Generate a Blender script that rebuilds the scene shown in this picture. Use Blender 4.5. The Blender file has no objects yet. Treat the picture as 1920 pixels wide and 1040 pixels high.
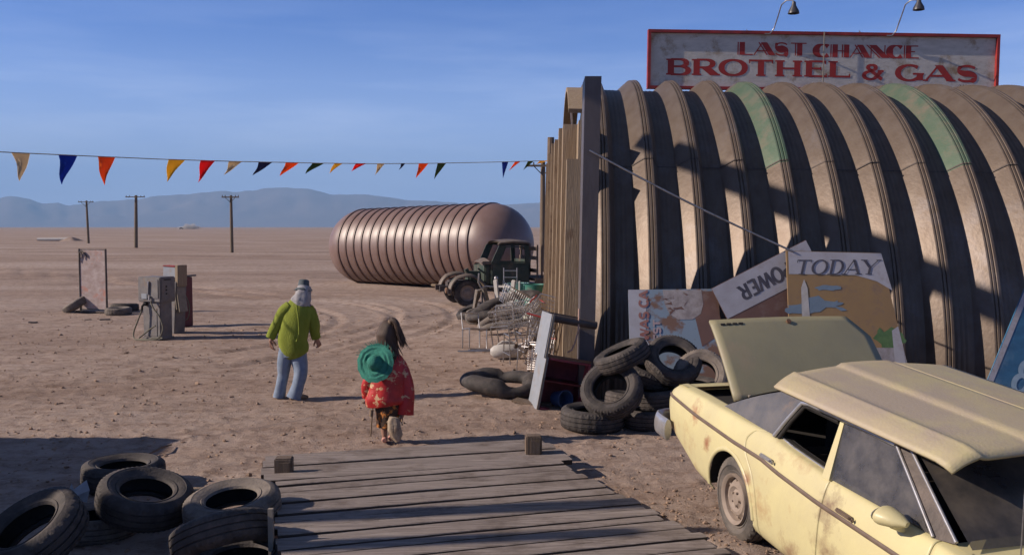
import bpy, bmesh, math, random
import numpy as np
from mathutils import Vector as V, Matrix as M, noise as mnoise
R = math.radians
sc = bpy.context.scene
col = sc.collection

# ------------------------------------------------------------ camera
H = 2.5
F = 1700.0                      # focal length in photograph pixels (1920 wide)
PITCH = math.atan(95 / F)
cam = bpy.data.cameras.new('camera'); camo = bpy.data.objects.new('camera', cam); col.objects.link(camo)
cam.sensor_width = 36; cam.lens = F / 1920 * 36; cam.clip_end = 40000; cam.clip_start = 0.05
camo.location = (0, 0, H); camo.rotation_euler = (math.pi / 2 - PITCH, 0, 0)
sc.camera = camo
# ------------------------------------------------------------ light
SUN_EL = 28.0; SUN_AZ = 7.0    # shadows fall towards +x, turned 7 degrees away from the camera
sd = V((-math.cos(R(SUN_EL)) * math.cos(R(SUN_AZ)), -math.cos(R(SUN_EL)) * math.sin(R(SUN_AZ)), math.sin(R(SUN_EL))))
sun = bpy.data.lights.new('sun', 'SUN'); suno = bpy.data.objects.new('sun', sun); col.objects.link(suno)
sun.energy = 5.0; sun.angle = R(0.42); sun.color = (1.0, 0.85, 0.715)
suno.rotation_euler = sd.to_track_quat('Z', 'Y').to_euler()
w = bpy.data.worlds.new('World'); sc.world = w; w.use_nodes = True
nt = w.node_tree; nt.nodes.clear()
def N(nt, t, **k):
    n = nt.nodes.new(t)
    for a, b in k.items():
        if hasattr(n, a): setattr(n, a, b)
        else: n.inputs[a].default_value = b
    return n
out = N(nt, 'ShaderNodeOutputWorld'); bg = N(nt, 'ShaderNodeBackground'); bg.inputs[1].default_value = 0.05
sky = N(nt, 'ShaderNodeTexSky'); sky.sky_type = 'NISHITA'; sky.sun_disc = False
sky.sun_elevation = R(SUN_EL); sky.sun_rotation = math.atan2(sd.x, sd.y) % (2 * math.pi)
sky.altitude = 700; sky.air_density = 1.15; sky.dust_density = 0.6; sky.ozone_density = 3.0
tc = N(nt, 'ShaderNodeTexCoord'); mp = N(nt, 'ShaderNodeMapping'); mp.inputs['Scale'].default_value = (1.6, 1.6, 14); mp.inputs['Rotation'].default_value = (0.03, 0.05, 0)
nz = N(nt, 'ShaderNodeTexNoise'); nz.inputs['Scale'].default_value = 1.8; nz.inputs['Detail'].default_value = 6; nz.inputs['Roughness'].default_value = 0.6
cr = N(nt, 'ShaderNodeValToRGB'); cr.color_ramp.elements[0].position = 0.40; cr.color_ramp.elements[1].position = 0.72
cr.color_ramp.elements[0].color = (0, 0, 0, 1); cr.color_ramp.elements[1].color = (.36, .36, .36, 1)
sep = N(nt, 'ShaderNodeSeparateXYZ'); mr = N(nt, 'ShaderNodeMapRange')
mr.inputs[1].default_value = 0.26; mr.inputs[2].default_value = 0.11; mr.inputs[3].default_value = 0.0; mr.inputs[4].default_value = 1.0
mu = N(nt, 'ShaderNodeMath', operation='MULTIPLY')
mix = N(nt, 'ShaderNodeMixRGB'); mix.inputs[2].default_value = (16.0, 17.8, 22.5, 1)
L = nt.links.new
L(tc.outputs['Generated'], mp.inputs[0]); L(mp.outputs[0], nz.inputs[0]); L(nz.outputs[0], cr.inputs[0])
L(tc.outputs['Generated'], sep.inputs[0]); L(sep.outputs[2], mr.inputs[0]); L(cr.outputs[0], mu.inputs[0]); L(mr.outputs[0], mu.inputs[1])
tint = N(nt, 'ShaderNodeMixRGB', blend_type='MULTIPLY'); tint.inputs[0].default_value = 1; tint.inputs[2].default_value = (.45, .88, 1.98, 1)
hg = N(nt, 'ShaderNodeMapRange', interpolation_type='SMOOTHERSTEP'); hg.inputs[1].default_value = 0.27; hg.inputs[2].default_value = -0.02; hg.inputs[3].default_value = 0.0; hg.inputs[4].default_value = .8
mh = N(nt, 'ShaderNodeMixRGB'); mh.inputs[2].default_value = (11.0, 14.0, 22.0, 1)
L(sep.outputs[2], hg.inputs[0]); L(hg.outputs[0], mh.inputs[0])
up = N(nt, 'ShaderNodeMapRange'); up.inputs[1].default_value = 0.30; up.inputs[2].default_value = 0.50      # the sky overhead is deeper and more neutral than near the horizon
tm = N(nt, 'ShaderNodeMixRGB'); tm.inputs[1].default_value = (.45, .88, 1.98, 1); tm.inputs[2].default_value = (.80, .65, .76, 1)
L(sep.outputs[2], up.inputs[0]); L(up.outputs[0], tm.inputs[0]); L(tm.outputs[0], tint.inputs[2])
L(mu.outputs[0], mix.inputs[0]); L(sky.outputs[0], tint.inputs[1]); L(tint.outputs[0], mh.inputs[1]); L(mh.outputs[0], mix.inputs[1]); L(mix.outputs[0], bg.inputs[0]); L(bg.outputs[0], out.inputs[0])
sc.view_settings.view_transform = 'Standard'; sc.view_settings.look = 'None'; sc.view_settings.gamma = 1
sc.view_settings.exposure = 0.5
sc.render.engine = 'CYCLES'

# ------------------------------------------------------------ helpers
def ray(px, py):
    x = (px - 960) / F; u = -(py - 520) / F
    c, s = math.cos(PITCH), math.sin(PITCH)
    return V((x, c + u * s, -s + u * c))
def PY(px, py, y):              # point seen at a photo pixel at world distance y
    r = ray(px, py); return V((0, 0, H)) + r * (y / r.y)
def PZ(px, py, z=0.0):          # point seen at a photo pixel at height z
    r = ray(px, py); return V((0, 0, H)) + r * ((z - H) / r.z)

class G:
    def __init__(s): s.v = []; s.f = []; s.m = []
    def add(s, vs, fs, mi=0, mat=None):
        o = len(s.v)
        s.v += [tuple(mat @ V(p)) if mat is not None else tuple(p) for p in vs]
        s.f += [tuple(i + o for i in f) for f in fs]; s.m += [mi] * len(fs)
    def box(s, c, d, rot=None, mi=0, bev=0.0):
        hx, hy, hz = d[0] / 2, d[1] / 2, d[2] / 2
        mt = M.Translation(V(c)) @ (rot.to_4x4() if rot is not None else M.Identity(4))
        if bev <= 0:
            vs = [(x, y, z) for x in (-hx, hx) for y in (-hy, hy) for z in (-hz, hz)]
            s.add(vs, [(0, 1, 3, 2), (4, 6, 7, 5), (0, 4, 5, 1), (2, 3, 7, 6), (0, 2, 6, 4), (1, 5, 7, 3)], mi, mt)
        else:
            b = bmesh.new(); bmesh.ops.create_cube(b, size=1, matrix=M.Diagonal((d[0], d[1], d[2], 1)))
            bmesh.ops.bevel(b, geom=b.edges[:], offset=min(bev, min(d) * .45), segments=2, affect='EDGES')
            b.verts.index_update()
            s.add([v.co[:] for v in b.verts], [[v.index for v in f.verts] for f in b.faces], mi, mt); b.free()
    def ring(s, pts, rad, seg=12, mi=0, closed=False, cap=True, side=None, fn=None):
        n = len(pts); pts = [V(p) for p in pts]; vs = []
        rad = rad if isinstance(rad, (list, tuple)) and len(rad) == n else [rad] * n
        prev = None
        for i, p in enumerate(pts):
            if closed: t = pts[(i + 1) % n] - pts[i - 1]
            else: t = pts[min(i + 1, n - 1)] - pts[max(i - 1, 0)]
            t.normalize()
            ref = V(side) if side is not None else (prev if prev is not None else (V((0, 0, 1)) if abs(t.z) < .9 else V((1, 0, 0))))
            a = ref - t * ref.dot(t)
            if a.length < 1e-5: a = t.orthogonal()
            a.normalize(); b = t.cross(a); prev = a
            ra, rb = rad[i] if isinstance(rad[i], (list, tuple)) else (rad[i], rad[i])
            for k in range(seg):
                th = 2 * math.pi * k / seg
                q = p + a * (ra * math.cos(th)) + b * (rb * math.sin(th))
                if fn: q = fn(q, i / (n - 1), th, p)
                vs.append(q)
        fs = []
        for i in range(n if closed else n - 1):
            j = (i + 1) % n
            for k in range(seg):
                l = (k + 1) % seg
                fs.append((i * seg + k, i * seg + l, j * seg + l, j * seg + k))
        if cap and not closed:
            fs.append(tuple(range(seg - 1, -1, -1))); fs.append(tuple((n - 1) * seg + k for k in range(seg)))
        s.add(vs, fs, mi)
    def cyl(s, a, b, r0, r1=None, seg=16, mi=0, cap=True): s.ring([a, b], [r0, r0 if r1 is None else r1], seg, mi, cap=cap)
    def lathe(s, prof, seg=32, mat=None, mi=0, closed=False, fn=None):
        vs = []; n = len(prof)
        for k in range(seg):
            th = 2 * math.pi * k / seg
            for i, (r, z) in enumerate(prof):
                if fn: r, z = fn(r, z, i, k)
                vs.append((r * math.cos(th), r * math.sin(th), z))
        fs = []
        for k in range(seg):
            l = (k + 1) % seg
            for i in range(n if closed else n - 1):
                j = (i + 1) % n
                fs.append((k * n + i, l * n + i, l * n + j, k * n + j))
        s.add(vs, fs, mi, mat)
    def grid(s, pts, mi=0, flip=False, mfn=None):     # pts[i][j]
        n, m = len(pts), len(pts[0]); o = len(s.v)
        for r in pts:
            for p in r: s.v.append(tuple(p))
        for i in range(n - 1):
            for j in range(m - 1):
                a, b, c, d = o + i * m + j, o + (i + 1) * m + j, o + (i + 1) * m + j + 1, o + i * m + j + 1
                s.f.append((a, d, c, b) if flip else (a, b, c, d)); s.m.append(mfn(i, j) if mfn else mi)
    def slab(s, quad, th, mi=0, nu=1, nv=1, bow=0, mi_front=None):   # quad TL,TR,BR,BL; thickness goes backwards
        a, b, c, d = [V(q) for q in quad]
        n = (b - a).cross(d - a).normalized()         # points away from the viewer for a TL,TR,BL front
        def row(off):
            g = []
            for i in range(nv + 1):
                l = a.lerp(d, i / nv); r = b.lerp(c, i / nv); rr = []
                for j in range(nu + 1):
                    t = j / nu
                    rr.append(l.lerp(r, t) + n * off - n * (bow * math.sin(math.pi * t)))
                g.append(rr)
            return g
        fr, bk = row(0), row(th)
        s.grid(fr, mi if mi_front is None else mi_front); s.grid(bk, mi, True)
        s.grid([[p for p in fr[0]], [p for p in bk[0]]], mi, True); s.grid([[p for p in fr[-1]], [p for p in bk[-1]]], mi)
        s.grid([[r[0] for r in fr], [r[0] for r in bk]], mi); s.grid([[r[-1] for r in fr], [r[-1] for r in bk]], mi, True)
    def obj(s, name, mats, parent=None, smooth=None, recalc=True, loc=None):
        me = bpy.data.meshes.new(name)
        vs = s.v
        if loc is not None: vs = [tuple(V(p) - V(loc)) for p in vs]
        me.from_pydata(vs, [], s.f)
        if not isinstance(mats, (list, tuple)): mats = [mats]
        for m_ in mats: me.materials.append(m_)
        me.polygons.foreach_set('material_index', s.m)
        if recalc:
            b = bmesh.new(); b.from_mesh(me); bmesh.ops.remove_doubles(b, verts=b.verts[:], dist=1e-5)
            bmesh.ops.recalc_face_normals(b, faces=b.faces[:]); b.to_mesh(me); b.free()
        if smooth is not None:
            me.polygons.foreach_set('use_smooth', [True] * len(me.polygons)); me.set_sharp_from_angle(angle=R(smooth))
        me.update()
        o = bpy.data.objects.new(name, me); col.objects.link(o)
        if loc is not None: o.location = loc
        if parent is not None: o.parent = parent
        return o

def tag(o, label=None, cat=None, group=None, kind=None):
    if label: o['label'] = label
    if cat: o['category'] = cat
    if group: o['group'] = group
    if kind: o['kind'] = kind
    return o
def empty(name, loc, label, cat, group=None, rz=0.0):
    o = bpy.data.objects.new(name, None); col.objects.link(o); o.location = loc; o.rotation_euler = (0, 0, rz)
    o.empty_display_size = .2
    return tag(o, label, cat, group)
def copy_tree(o, parent=None):
    c = o.copy(); col.objects.link(c); c.parent = parent
    for ch in list(o.children): copy_tree(ch, c)
    return c
def axis_mat(loc, ax, spin=0.0, s=1.0):
    q = V(ax).normalized().to_track_quat('Z', 'Y')
    return M.Translation(V(loc)) @ q.to_matrix().to_4x4() @ M.Rotation(spin, 4, 'Z') @ M.Scale(s, 4)

def skin(name, verts, edges, rad, mat, parent=None, sub=2, root=0):
    me = bpy.data.meshes.new(name); me.from_pydata([tuple(v) for v in verts], edges, [])
    o = bpy.data.objects.new(name, me); col.objects.link(o)
    md = o.modifiers.new('s', 'SKIN'); md.use_smooth_shade = True
    for i, sv in enumerate(me.skin_vertices[0].data):
        r = rad[i]; sv.radius = r if isinstance(r, (tuple, list)) else (r, r); sv.use_root = (i == root)
    sb = o.modifiers.new('u', 'SUBSURF'); sb.levels = sub; sb.render_levels = sub
    dg = bpy.context.evaluated_depsgraph_get()
    m2 = bpy.data.meshes.new_from_object(o.evaluated_get(dg)); o.modifiers.clear(); o.data = m2; m2.name = name
    m2.materials.clear(); m2.materials.append(mat)
    m2.polygons.foreach_set('use_smooth', [True] * len(m2.polygons))
    if parent is not None: o.parent = parent
    return o

# ------------------------------------------------------------ materials
def mat(name, c1, c2=None, scale=4.0, rough=.7, metal=0.0, bump=0.0, bscale=30.0, stretch=(1, 1, 1), lo=.35, hi=.65,
        c3=None, s3=1.5, lo3=.55, hi3=.7, spec=.5, det=6, alpha=None, coat=0.0):
    m = bpy.data.materials.new(name); m.use_nodes = True; nt = m.node_tree; L = nt.links.new
    b = nt.nodes['Principled BSDF']; b.inputs['Roughness'].default_value = rough; b.inputs['Metallic'].default_value = metal
    b.inputs['Specular IOR Level'].default_value = spec
    b.inputs['Coat Weight'].default_value = coat
    tc = N(nt, 'ShaderNodeTexCoord'); mp = N(nt, 'ShaderNodeMapping'); mp.inputs['Scale'].default_value = stretch
    L(tc.outputs['Object'], mp.inputs[0])
    b.inputs['Base Color'].default_value = (*c1, 1)
    last = None
    if c2 is not None:
        n = N(nt, 'ShaderNodeTexNoise'); n.inputs['Scale'].default_value = scale; n.inputs['Detail'].default_value = det; n.inputs['Roughness'].default_value = .65
        r = N(nt, 'ShaderNodeMapRange'); r.inputs[1].default_value = lo; r.inputs[2].default_value = hi
        x = N(nt, 'ShaderNodeMixRGB'); x.inputs[1].default_value = (*c1, 1); x.inputs[2].default_value = (*c2, 1)
        L(mp.outputs[0], n.inputs[0]); L(n.outputs[0], r.inputs[0]); L(r.outputs[0], x.inputs[0]); last = x.outputs[0]
        if c3 is not None:
            n3 = N(nt, 'ShaderNodeTexNoise'); n3.inputs['Scale'].default_value = s3; n3.inputs['Detail'].default_value = 8; n3.inputs['Roughness'].default_value = .7
            r3 = N(nt, 'ShaderNodeMapRange'); r3.inputs[1].default_value = lo3; r3.inputs[2].default_value = hi3
            x3 = N(nt, 'ShaderNodeMixRGB'); x3.inputs[2].default_value = (*c3, 1)
            ad = N(nt, 'ShaderNodeVectorMath', operation='ADD'); ad.inputs[1].default_value = (7.3, 3.1, 5.7)
            L(tc.outputs['Object'], ad.inputs[0]); L(ad.outputs[0], n3.inputs[0]); L(n3.outputs[0], r3.inputs[0]); L(r3.outputs[0], x3.inputs[0]); L(last, x3.inputs[1]); last = x3.outputs[0]
        L(last, b.inputs['Base Color'])
    if bump:
        nb = N(nt, 'ShaderNodeTexNoise'); nb.inputs['Scale'].default_value = bscale; nb.inputs['Detail'].default_value = 5
        bp = N(nt, 'ShaderNodeBump'); bp.inputs['Strength'].default_value = bump; bp.inputs['Distance'].default_value = .02
        L(mp.outputs[0], nb.inputs[0]); L(nb.outputs[0], bp.inputs['Height']); L(bp.outputs[0], b.inputs['Normal'])
    if alpha is not None: b.inputs['Alpha'].default_value = alpha
    return m
def glass(name, tint, dust, a0, a1, sc_=6):
    m = mat(name, tint, dust, scale=sc_, rough=.35, spec=.6); nt = m.node_tree
    b = nt.nodes['Principled BSDF']
    r = N(nt, 'ShaderNodeMapRange'); r.inputs[1].default_value = .35; r.inputs[2].default_value = .65; r.inputs[3].default_value = a0; r.inputs[4].default_value = a1
    n = [x for x in nt.nodes if x.type == 'TEX_NOISE'][0]
    nt.links.new(n.outputs[0], r.inputs[0]); nt.links.new(r.outputs[0], b.inputs['Alpha'])
    return m
MT = {}
MT['shell'] = mat('galvanised_tan', (0.115, 0.085, 0.065), (0.154, 0.123, 0.100), 3.2, .48, .35, .16, 14, (1.7, 1, 1), lo=.3, hi=.7, c3=(0.179, 0.163, 0.166), s3=.9, lo3=.55, hi3=.8, spec=.3)
MT['shell_green'] = mat('galvanised_green', (.075, .125, .085), (.115, .145, .105), 3, .55, .25, .16, 12, (1.7, 1, 1), c3=(.19, .155, .12), s3=1.6, lo3=.48, hi3=.68, spec=.3)
MT['dark_metal'] = mat('dark_steel', (0.053, 0.042, 0.038), (0.099, 0.076, 0.065), 5, .6, .2, .2)
MT['flash'] = mat('grey_flashing', (0.076, 0.061, 0.061), (0.114, 0.099, 0.099), 1.6, .5, .2, .15, 12, (1, 1, .4))
MT['tanwood'] = mat('weathered_wall', (0.221, 0.160, 0.102), (0.309, 0.234, 0.158), 4, .8, 0, .4, 14, (6, 6, .35), c3=(0.147, 0.087, 0.051), s3=2)
MT['signwhite'] = mat('weathered_white', (0.447, 0.421, 0.377), (0.567, 0.535, 0.480), 3.0, .8, 0, .2, 20, (1, 1, 3), c3=(0.253, 0.176, 0.103), s3=2.2, lo3=.52, hi3=.68)
MT['red'] = mat('red_paint', (.36, .022, .018), (.27, .025, .02), 5, .7)
MT['redframe'] = mat('red_frame', (0.320, 0.024, 0.020), (0.176, 0.016, 0.016), 5, .6)
MT['rubber'] = mat('dusty_rubber', (0.021, 0.018, 0.018), (0.065, 0.055, 0.051), 5, .8, 0, .3, 50, c3=(0.114, 0.091, 0.078), s3=3, lo3=.5, hi3=.72)
MT['rubber_dust'] = mat('sand_dusted_rubber', (0.075, 0.064, 0.056), (0.186, 0.157, 0.134), 5, .85, 0, .3, 50, c3=(0.224, 0.181, 0.149), s3=3, lo3=.5, hi3=.7)
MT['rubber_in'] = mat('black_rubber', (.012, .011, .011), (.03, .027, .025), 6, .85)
MT['wood'] = mat('grey_planks', (0.188, 0.152, 0.131), (0.358, 0.302, 0.271), 4, .85, 0, .7, 26, (.35, 11, 4), c3=(0.117, 0.085, 0.066), s3=1.9, lo3=.5, hi3=.72)
MT['woodbrown'] = mat('brown_timber', (0.106, 0.072, 0.049), (0.190, 0.137, 0.099), 6, .85, 0, .5, 25, (8, 8, 1))
MT['polewood'] = mat('pole_wood', (0.114, 0.080, 0.053), (0.182, 0.137, 0.095), 4, .9, 0, .4, 20, (6, 6, .4))
MT['tank'] = mat('tank_paint', (0.151, 0.092, 0.078), (0.190, 0.124, 0.106), 1.2, .46, .0, .12, 3, (1, 1, 1), c3=(0.206, 0.163, 0.163), s3=.5, lo3=.55, hi3=.8, spec=.7)
MT['tankrib'] = mat('tank_rib', (0.099, 0.057, 0.046), (0.144, 0.087, 0.072), 2, .5)
MT['yellow'] = mat('faded_yellow_paint', (.60, .54, .29), (.53, .47, .27), 2.5, .4, 0, .06, 40, c3=(.40, .25, .13), s3=2.0, lo3=.575, hi3=.76, spec=.45)
MT['hoodtan'] = mat('bleached_bonnet', (0.450, 0.400, 0.213), (0.413, 0.338, 0.225), 2.2, .6, 0, .15, 60, c3=(0.362, 0.300, 0.231), s3=1.3, lo3=.4, hi3=.6)
MT['olive'] = mat('olive_cream_paint', (0.285, 0.258, 0.154), (0.245, 0.225, 0.146), 2.0, .5, 0, .05, 40, c3=(0.301, 0.243, 0.160), s3=1.5)
MT['vinyl'] = mat('dusty_blue_vinyl', (0.076, 0.080, 0.095), (0.129, 0.122, 0.125), 5, .6, 0, .2, 60, c3=(0.228, 0.160, 0.114), s3=3, lo3=.52, hi3=.75)
MT['chrome'] = mat('tarnished_chrome', (0.495, 0.495, 0.525), (0.375, 0.360, 0.352), 12, .28, .6)
MT['wire'] = mat('dull_chrome_wire', (0.420, 0.420, 0.437), (0.277, 0.260, 0.252), 12, .35, .8)
MT['trim'] = mat('brown_trim', (0.122, 0.084, 0.065), (0.167, 0.122, 0.091), 8, .5)
MT['black'] = mat('black_interior', (.012, .010, .010), (.02, .017, .015), 8, .9)
MT['glass_side'] = glass('dusty_side_glass', (.045, .046, .055), (.10, .09, .083), .62, .94, 4.5)
MT['glass_shield'] = glass('dark_windscreen', (.025, .027, .033), (.10, .085, .07), .75, .92, 3)
MT['rust'] = mat('rusty_steel', (0.122, 0.057, 0.030), (0.198, 0.114, 0.068), 8, .8, 0, .3)
MT['wheelsteel'] = mat('dusty_wheel', (0.228, 0.179, 0.144), (0.304, 0.243, 0.198), 8, .7)
MT['truckgreen'] = mat('faded_truck_green', (0.023, 0.046, 0.034), (0.057, 0.065, 0.049), 4, .6, 0, .15, 10, c3=(0.122, 0.091, 0.068), s3=2.5, lo3=.52, hi3=.68)
MT['trucktan'] = mat('truck_fender_tan', (0.114, 0.087, 0.068), (0.167, 0.129, 0.099), 4, .6, 0, .1, c3=(0.053, 0.061, 0.046), s3=2)
MT['pumpgrey'] = mat('pump_grey', (0.114, 0.106, 0.110), (0.182, 0.167, 0.160), 5, .6, 0, .1, c3=(0.198, 0.137, 0.099), s3=4, lo3=.55, hi3=.72)
MT['pumpred'] = mat('pump_dark_red', (.13, .012, .018), (.08, .012, .015), 6, .5)
MT['hose'] = mat('perished_hose', (0.099, 0.091, 0.068), (0.152, 0.137, 0.099), 9, .8)
MT['rustsign'] = mat('rusted_sign_face', (0.456, 0.377, 0.354), (0.307, 0.228, 0.206), 4, .85, 0, .2, 20, (1, 1, 1.6), c3=(0.479, 0.194, 0.137), s3=2.4, lo3=.56, hi3=.68)
MT['denim'] = mat('faded_denim', (0.140, 0.184, 0.262), (0.209, 0.262, 0.350), 9, .9, 0, .3, 90)
MT['lime'] = mat('lime_wool', (0.165, 0.20, 0.018), (0.22, 0.26, 0.032), 10, .95, 0, .5, 70, (1, 1, .5))
MT['skin'] = mat('skin', (0.319, 0.182, 0.129), (0.274, 0.144, 0.099), 12, .6)
MT['hatgrey'] = mat('grey_felt', (.06, .075, .085), (.10, .12, .13), 10, .95)
MT['scarf'] = mat('pale_grey_scarf', (0.342, 0.334, 0.342), (0.243, 0.236, 0.251), 14, .95)
MT['tealhat'] = mat('teal_straw', (.022, .15, .115), (.035, .23, .17), 30, .9, 0, .6, 120)
MT['hair'] = mat('dark_brown_hair', (0.045, 0.026, 0.018), (0.083, 0.048, 0.033), 30, .6, 0, .5, 60, (4, 4, .5))
MT['silk'] = mat('red_printed_silk', (.50, .018, .018), (.30, .01, .012), 8, .45, 0, .2, 30, c3=(.55, .36, .2), s3=9, lo3=.56, hi3=.60)
MT['skirt'] = mat('dark_printed_skirt', (.035, .022, .014), (.06, .03, .02), 8, .9, 0, .2, 30, c3=(.42, .15, .03), s3=14, lo3=.53, hi3=.57)
MT['canvas'] = mat('pale_canvas', (0.289, 0.251, 0.198), (0.213, 0.182, 0.152), 10, .9)
MT['plankshade'] = mat('painted_edge_shade', (.05, .036, .028), (.085, .062, .05), 12, .95)  # darker board sides: the shade between planks, put into the colour
MT['bag'] = mat('worn_bag', (.46, .37, .27), (.20, .14, .10), 9, .9, 0, .4, 30)
MT['gapshade'] = mat('painted_gap_shade', (.02, .015, .012), (.035, .025, .02), 8, .95)  # near-black colour standing in for the shade under the boards
MT['leather'] = mat('tan_leather', (0.228, 0.152, 0.091), (0.167, 0.114, 0.076), 10, .8)
MT['bluegrey'] = mat('blue_grey_enamel', (0.274, 0.296, 0.334), (0.228, 0.251, 0.281), 6, .5, 0, .05, c3=(0.251, 0.205, 0.167), s3=3)
MT['maroon'] = mat('maroon_lining', (0.198, 0.031, 0.048), (0.317, 0.059, 0.070), 6, .5)
MT['blueplastic'] = mat('blue_plastic', (.025, .06, .16), (.035, .08, .2), 8, .5)
MT['white'] = mat('dusty_white', (0.471, 0.456, 0.433), (0.380, 0.357, 0.327), 8, .7)
MT['drumgreen'] = mat('drum_green', (.03, .16, .12), (.05, .20, .15), 4, .5, c3=(.2, .18, .15), s3=4)
MT['drumcream'] = mat('drum_cream', (.5, .52, .45), (.4, .4, .34), 4, .5)
MT['paper'] = mat('pale_paper', (0.380, 0.403, 0.441), (0.319, 0.334, 0.365), 8, .9)
MT['bluetarp'] = mat('blue_poster', (0.023, 0.091, 0.182), (0.038, 0.144, 0.258), 1.8, .5, c3=(0.122, 0.198, 0.274), s3=1.2, stretch=(1, 1, 3))
MT['posterwhite'] = mat('poster_white', (0.399, 0.399, 0.438), (0.343, 0.333, 0.361), 4, .7, c3=(0.285, 0.247, 0.227), s3=3)
MT['postergold'] = mat('poster_gold', (0.287, 0.184, 0.080), (0.247, 0.158, 0.080), 2.5, .7, c3=(0.205, 0.137, 0.096), s3=4)
MT['posterblue'] = mat('poster_blue', (0.129, 0.182, 0.243), (0.160, 0.220, 0.281), 4, .7)
MT['posterbrown'] = mat('poster_brown', (0.155, 0.082, 0.065), (0.122, 0.068, 0.057), 4, .7, c3=(0.194, 0.137, 0.122), s3=3)
MT['postermap'] = mat('poster_map', (0.190, 0.251, 0.319), (0.167, 0.095, 0.068), 1.6, .7, 0, 0, lo=.47, hi=.53, c3=(0.274, 0.258, 0.258), s3=3, lo3=.6, hi3=.7)
MT['postergreen'] = mat('poster_green', (.06, .13, .05), (.10, .18, .07), 14, .8)
MT['posterink'] = mat('poster_ink', (.045, .045, .07), (.09, .085, .10), 8, .8)
MT['posterred'] = mat('poster_rust_ink', (.24, .09, .08), (.30, .15, .13), 8, .8)
MT['posterfade'] = mat('poster_faded_ink', (.33, .24, .26), (.38, .30, .31), 8, .8)
def cloth(m, c):
    nt = m.node_tree; b = nt.nodes['Principled BSDF']; o = nt.nodes['Material Output']
    t = N(nt, 'ShaderNodeBsdfTranslucent'); t.inputs[0].default_value = (*[min(1, x * 1.5) for x in c], 1); x = N(nt, 'ShaderNodeMixShader'); x.inputs[0].default_value = .45
    nt.links.new(b.outputs[0], x.inputs[1]); nt.links.new(t.outputs[0], x.inputs[2]); nt.links.new(x.outputs[0], o.inputs[0])
for nme, c in dict(beige=(.55, .45, .31), blue=(.02, .06, .34), orange=(.85, .15, .02), yellowf=(.66, .43, .05), redf=(.80, .035, .03), greenf=(.06, .10, .035), navy=(.03, .035, .1)).items():
    MT['flag_' + nme] = mat('pennant_' + nme, c, tuple(x * .75 for x in c), 9, .85); cloth(MT['flag_' + nme], c)
# rust and grime on the yellow body, where the metal itself has lost its paint
m = MT['yellow']; nt = m.node_tree; L = nt.links.new; b = nt.nodes['Principled BSDF']; last = b.inputs['Base Color'].links[0].from_socket
tc = N(nt, 'ShaderNodeTexCoord'); nz = N(nt, 'ShaderNodeTexNoise'); nz.inputs['Scale'].default_value = 9; nz.inputs['Detail'].default_value = 8; nz.inputs['Roughness'].default_value = .75; L(tc.outputs['Object'], nz.inputs[0])
for (pt, rad_, colr) in (((-.72, -.96, .83), .24, (.36, .15, .08)), ((-.42, -.97, .67), .17, (.30, .13, .07)), ((.30, -.97, .62), .16, (.34, .2, .12)), ((1.34, -.98, .78), .30, (.22, .15, .10)), ((1.36, -.98, .52), .34, (.30, .22, .13)), ((.9, -.98, .30), .30, (.30, .2, .12)), ((-1.2, -.95, .55), .2, (.36, .22, .12))):
    d_ = N(nt, 'ShaderNodeVectorMath', operation='DISTANCE'); d_.inputs[1].default_value = pt; L(tc.outputs['Object'], d_.inputs[0])
    r_ = N(nt, 'ShaderNodeMapRange'); r_.inputs[1].default_value = 0; r_.inputs[2].default_value = rad_; r_.inputs[3].default_value = .62; r_.inputs[4].default_value = 0; L(d_.outputs['Value'], r_.inputs[0])
    s_ = N(nt, 'ShaderNodeMath', operation='ADD'); L(r_.outputs[0], s_.inputs[0]); L(nz.outputs[0], s_.inputs[1])
    q_ = N(nt, 'ShaderNodeMapRange'); q_.inputs[1].default_value = .82; q_.inputs[2].default_value = 1.15; L(s_.outputs[0], q_.inputs[0])
    x_ = N(nt, 'ShaderNodeMixRGB'); x_.inputs[2].default_value = (*colr, 1); L(q_.outputs[0], x_.inputs[0]); L(last, x_.inputs[1]); last = x_.outputs[0]
L(last, b.inputs['Base Color'])
def sub(n): return MT[n]
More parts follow.
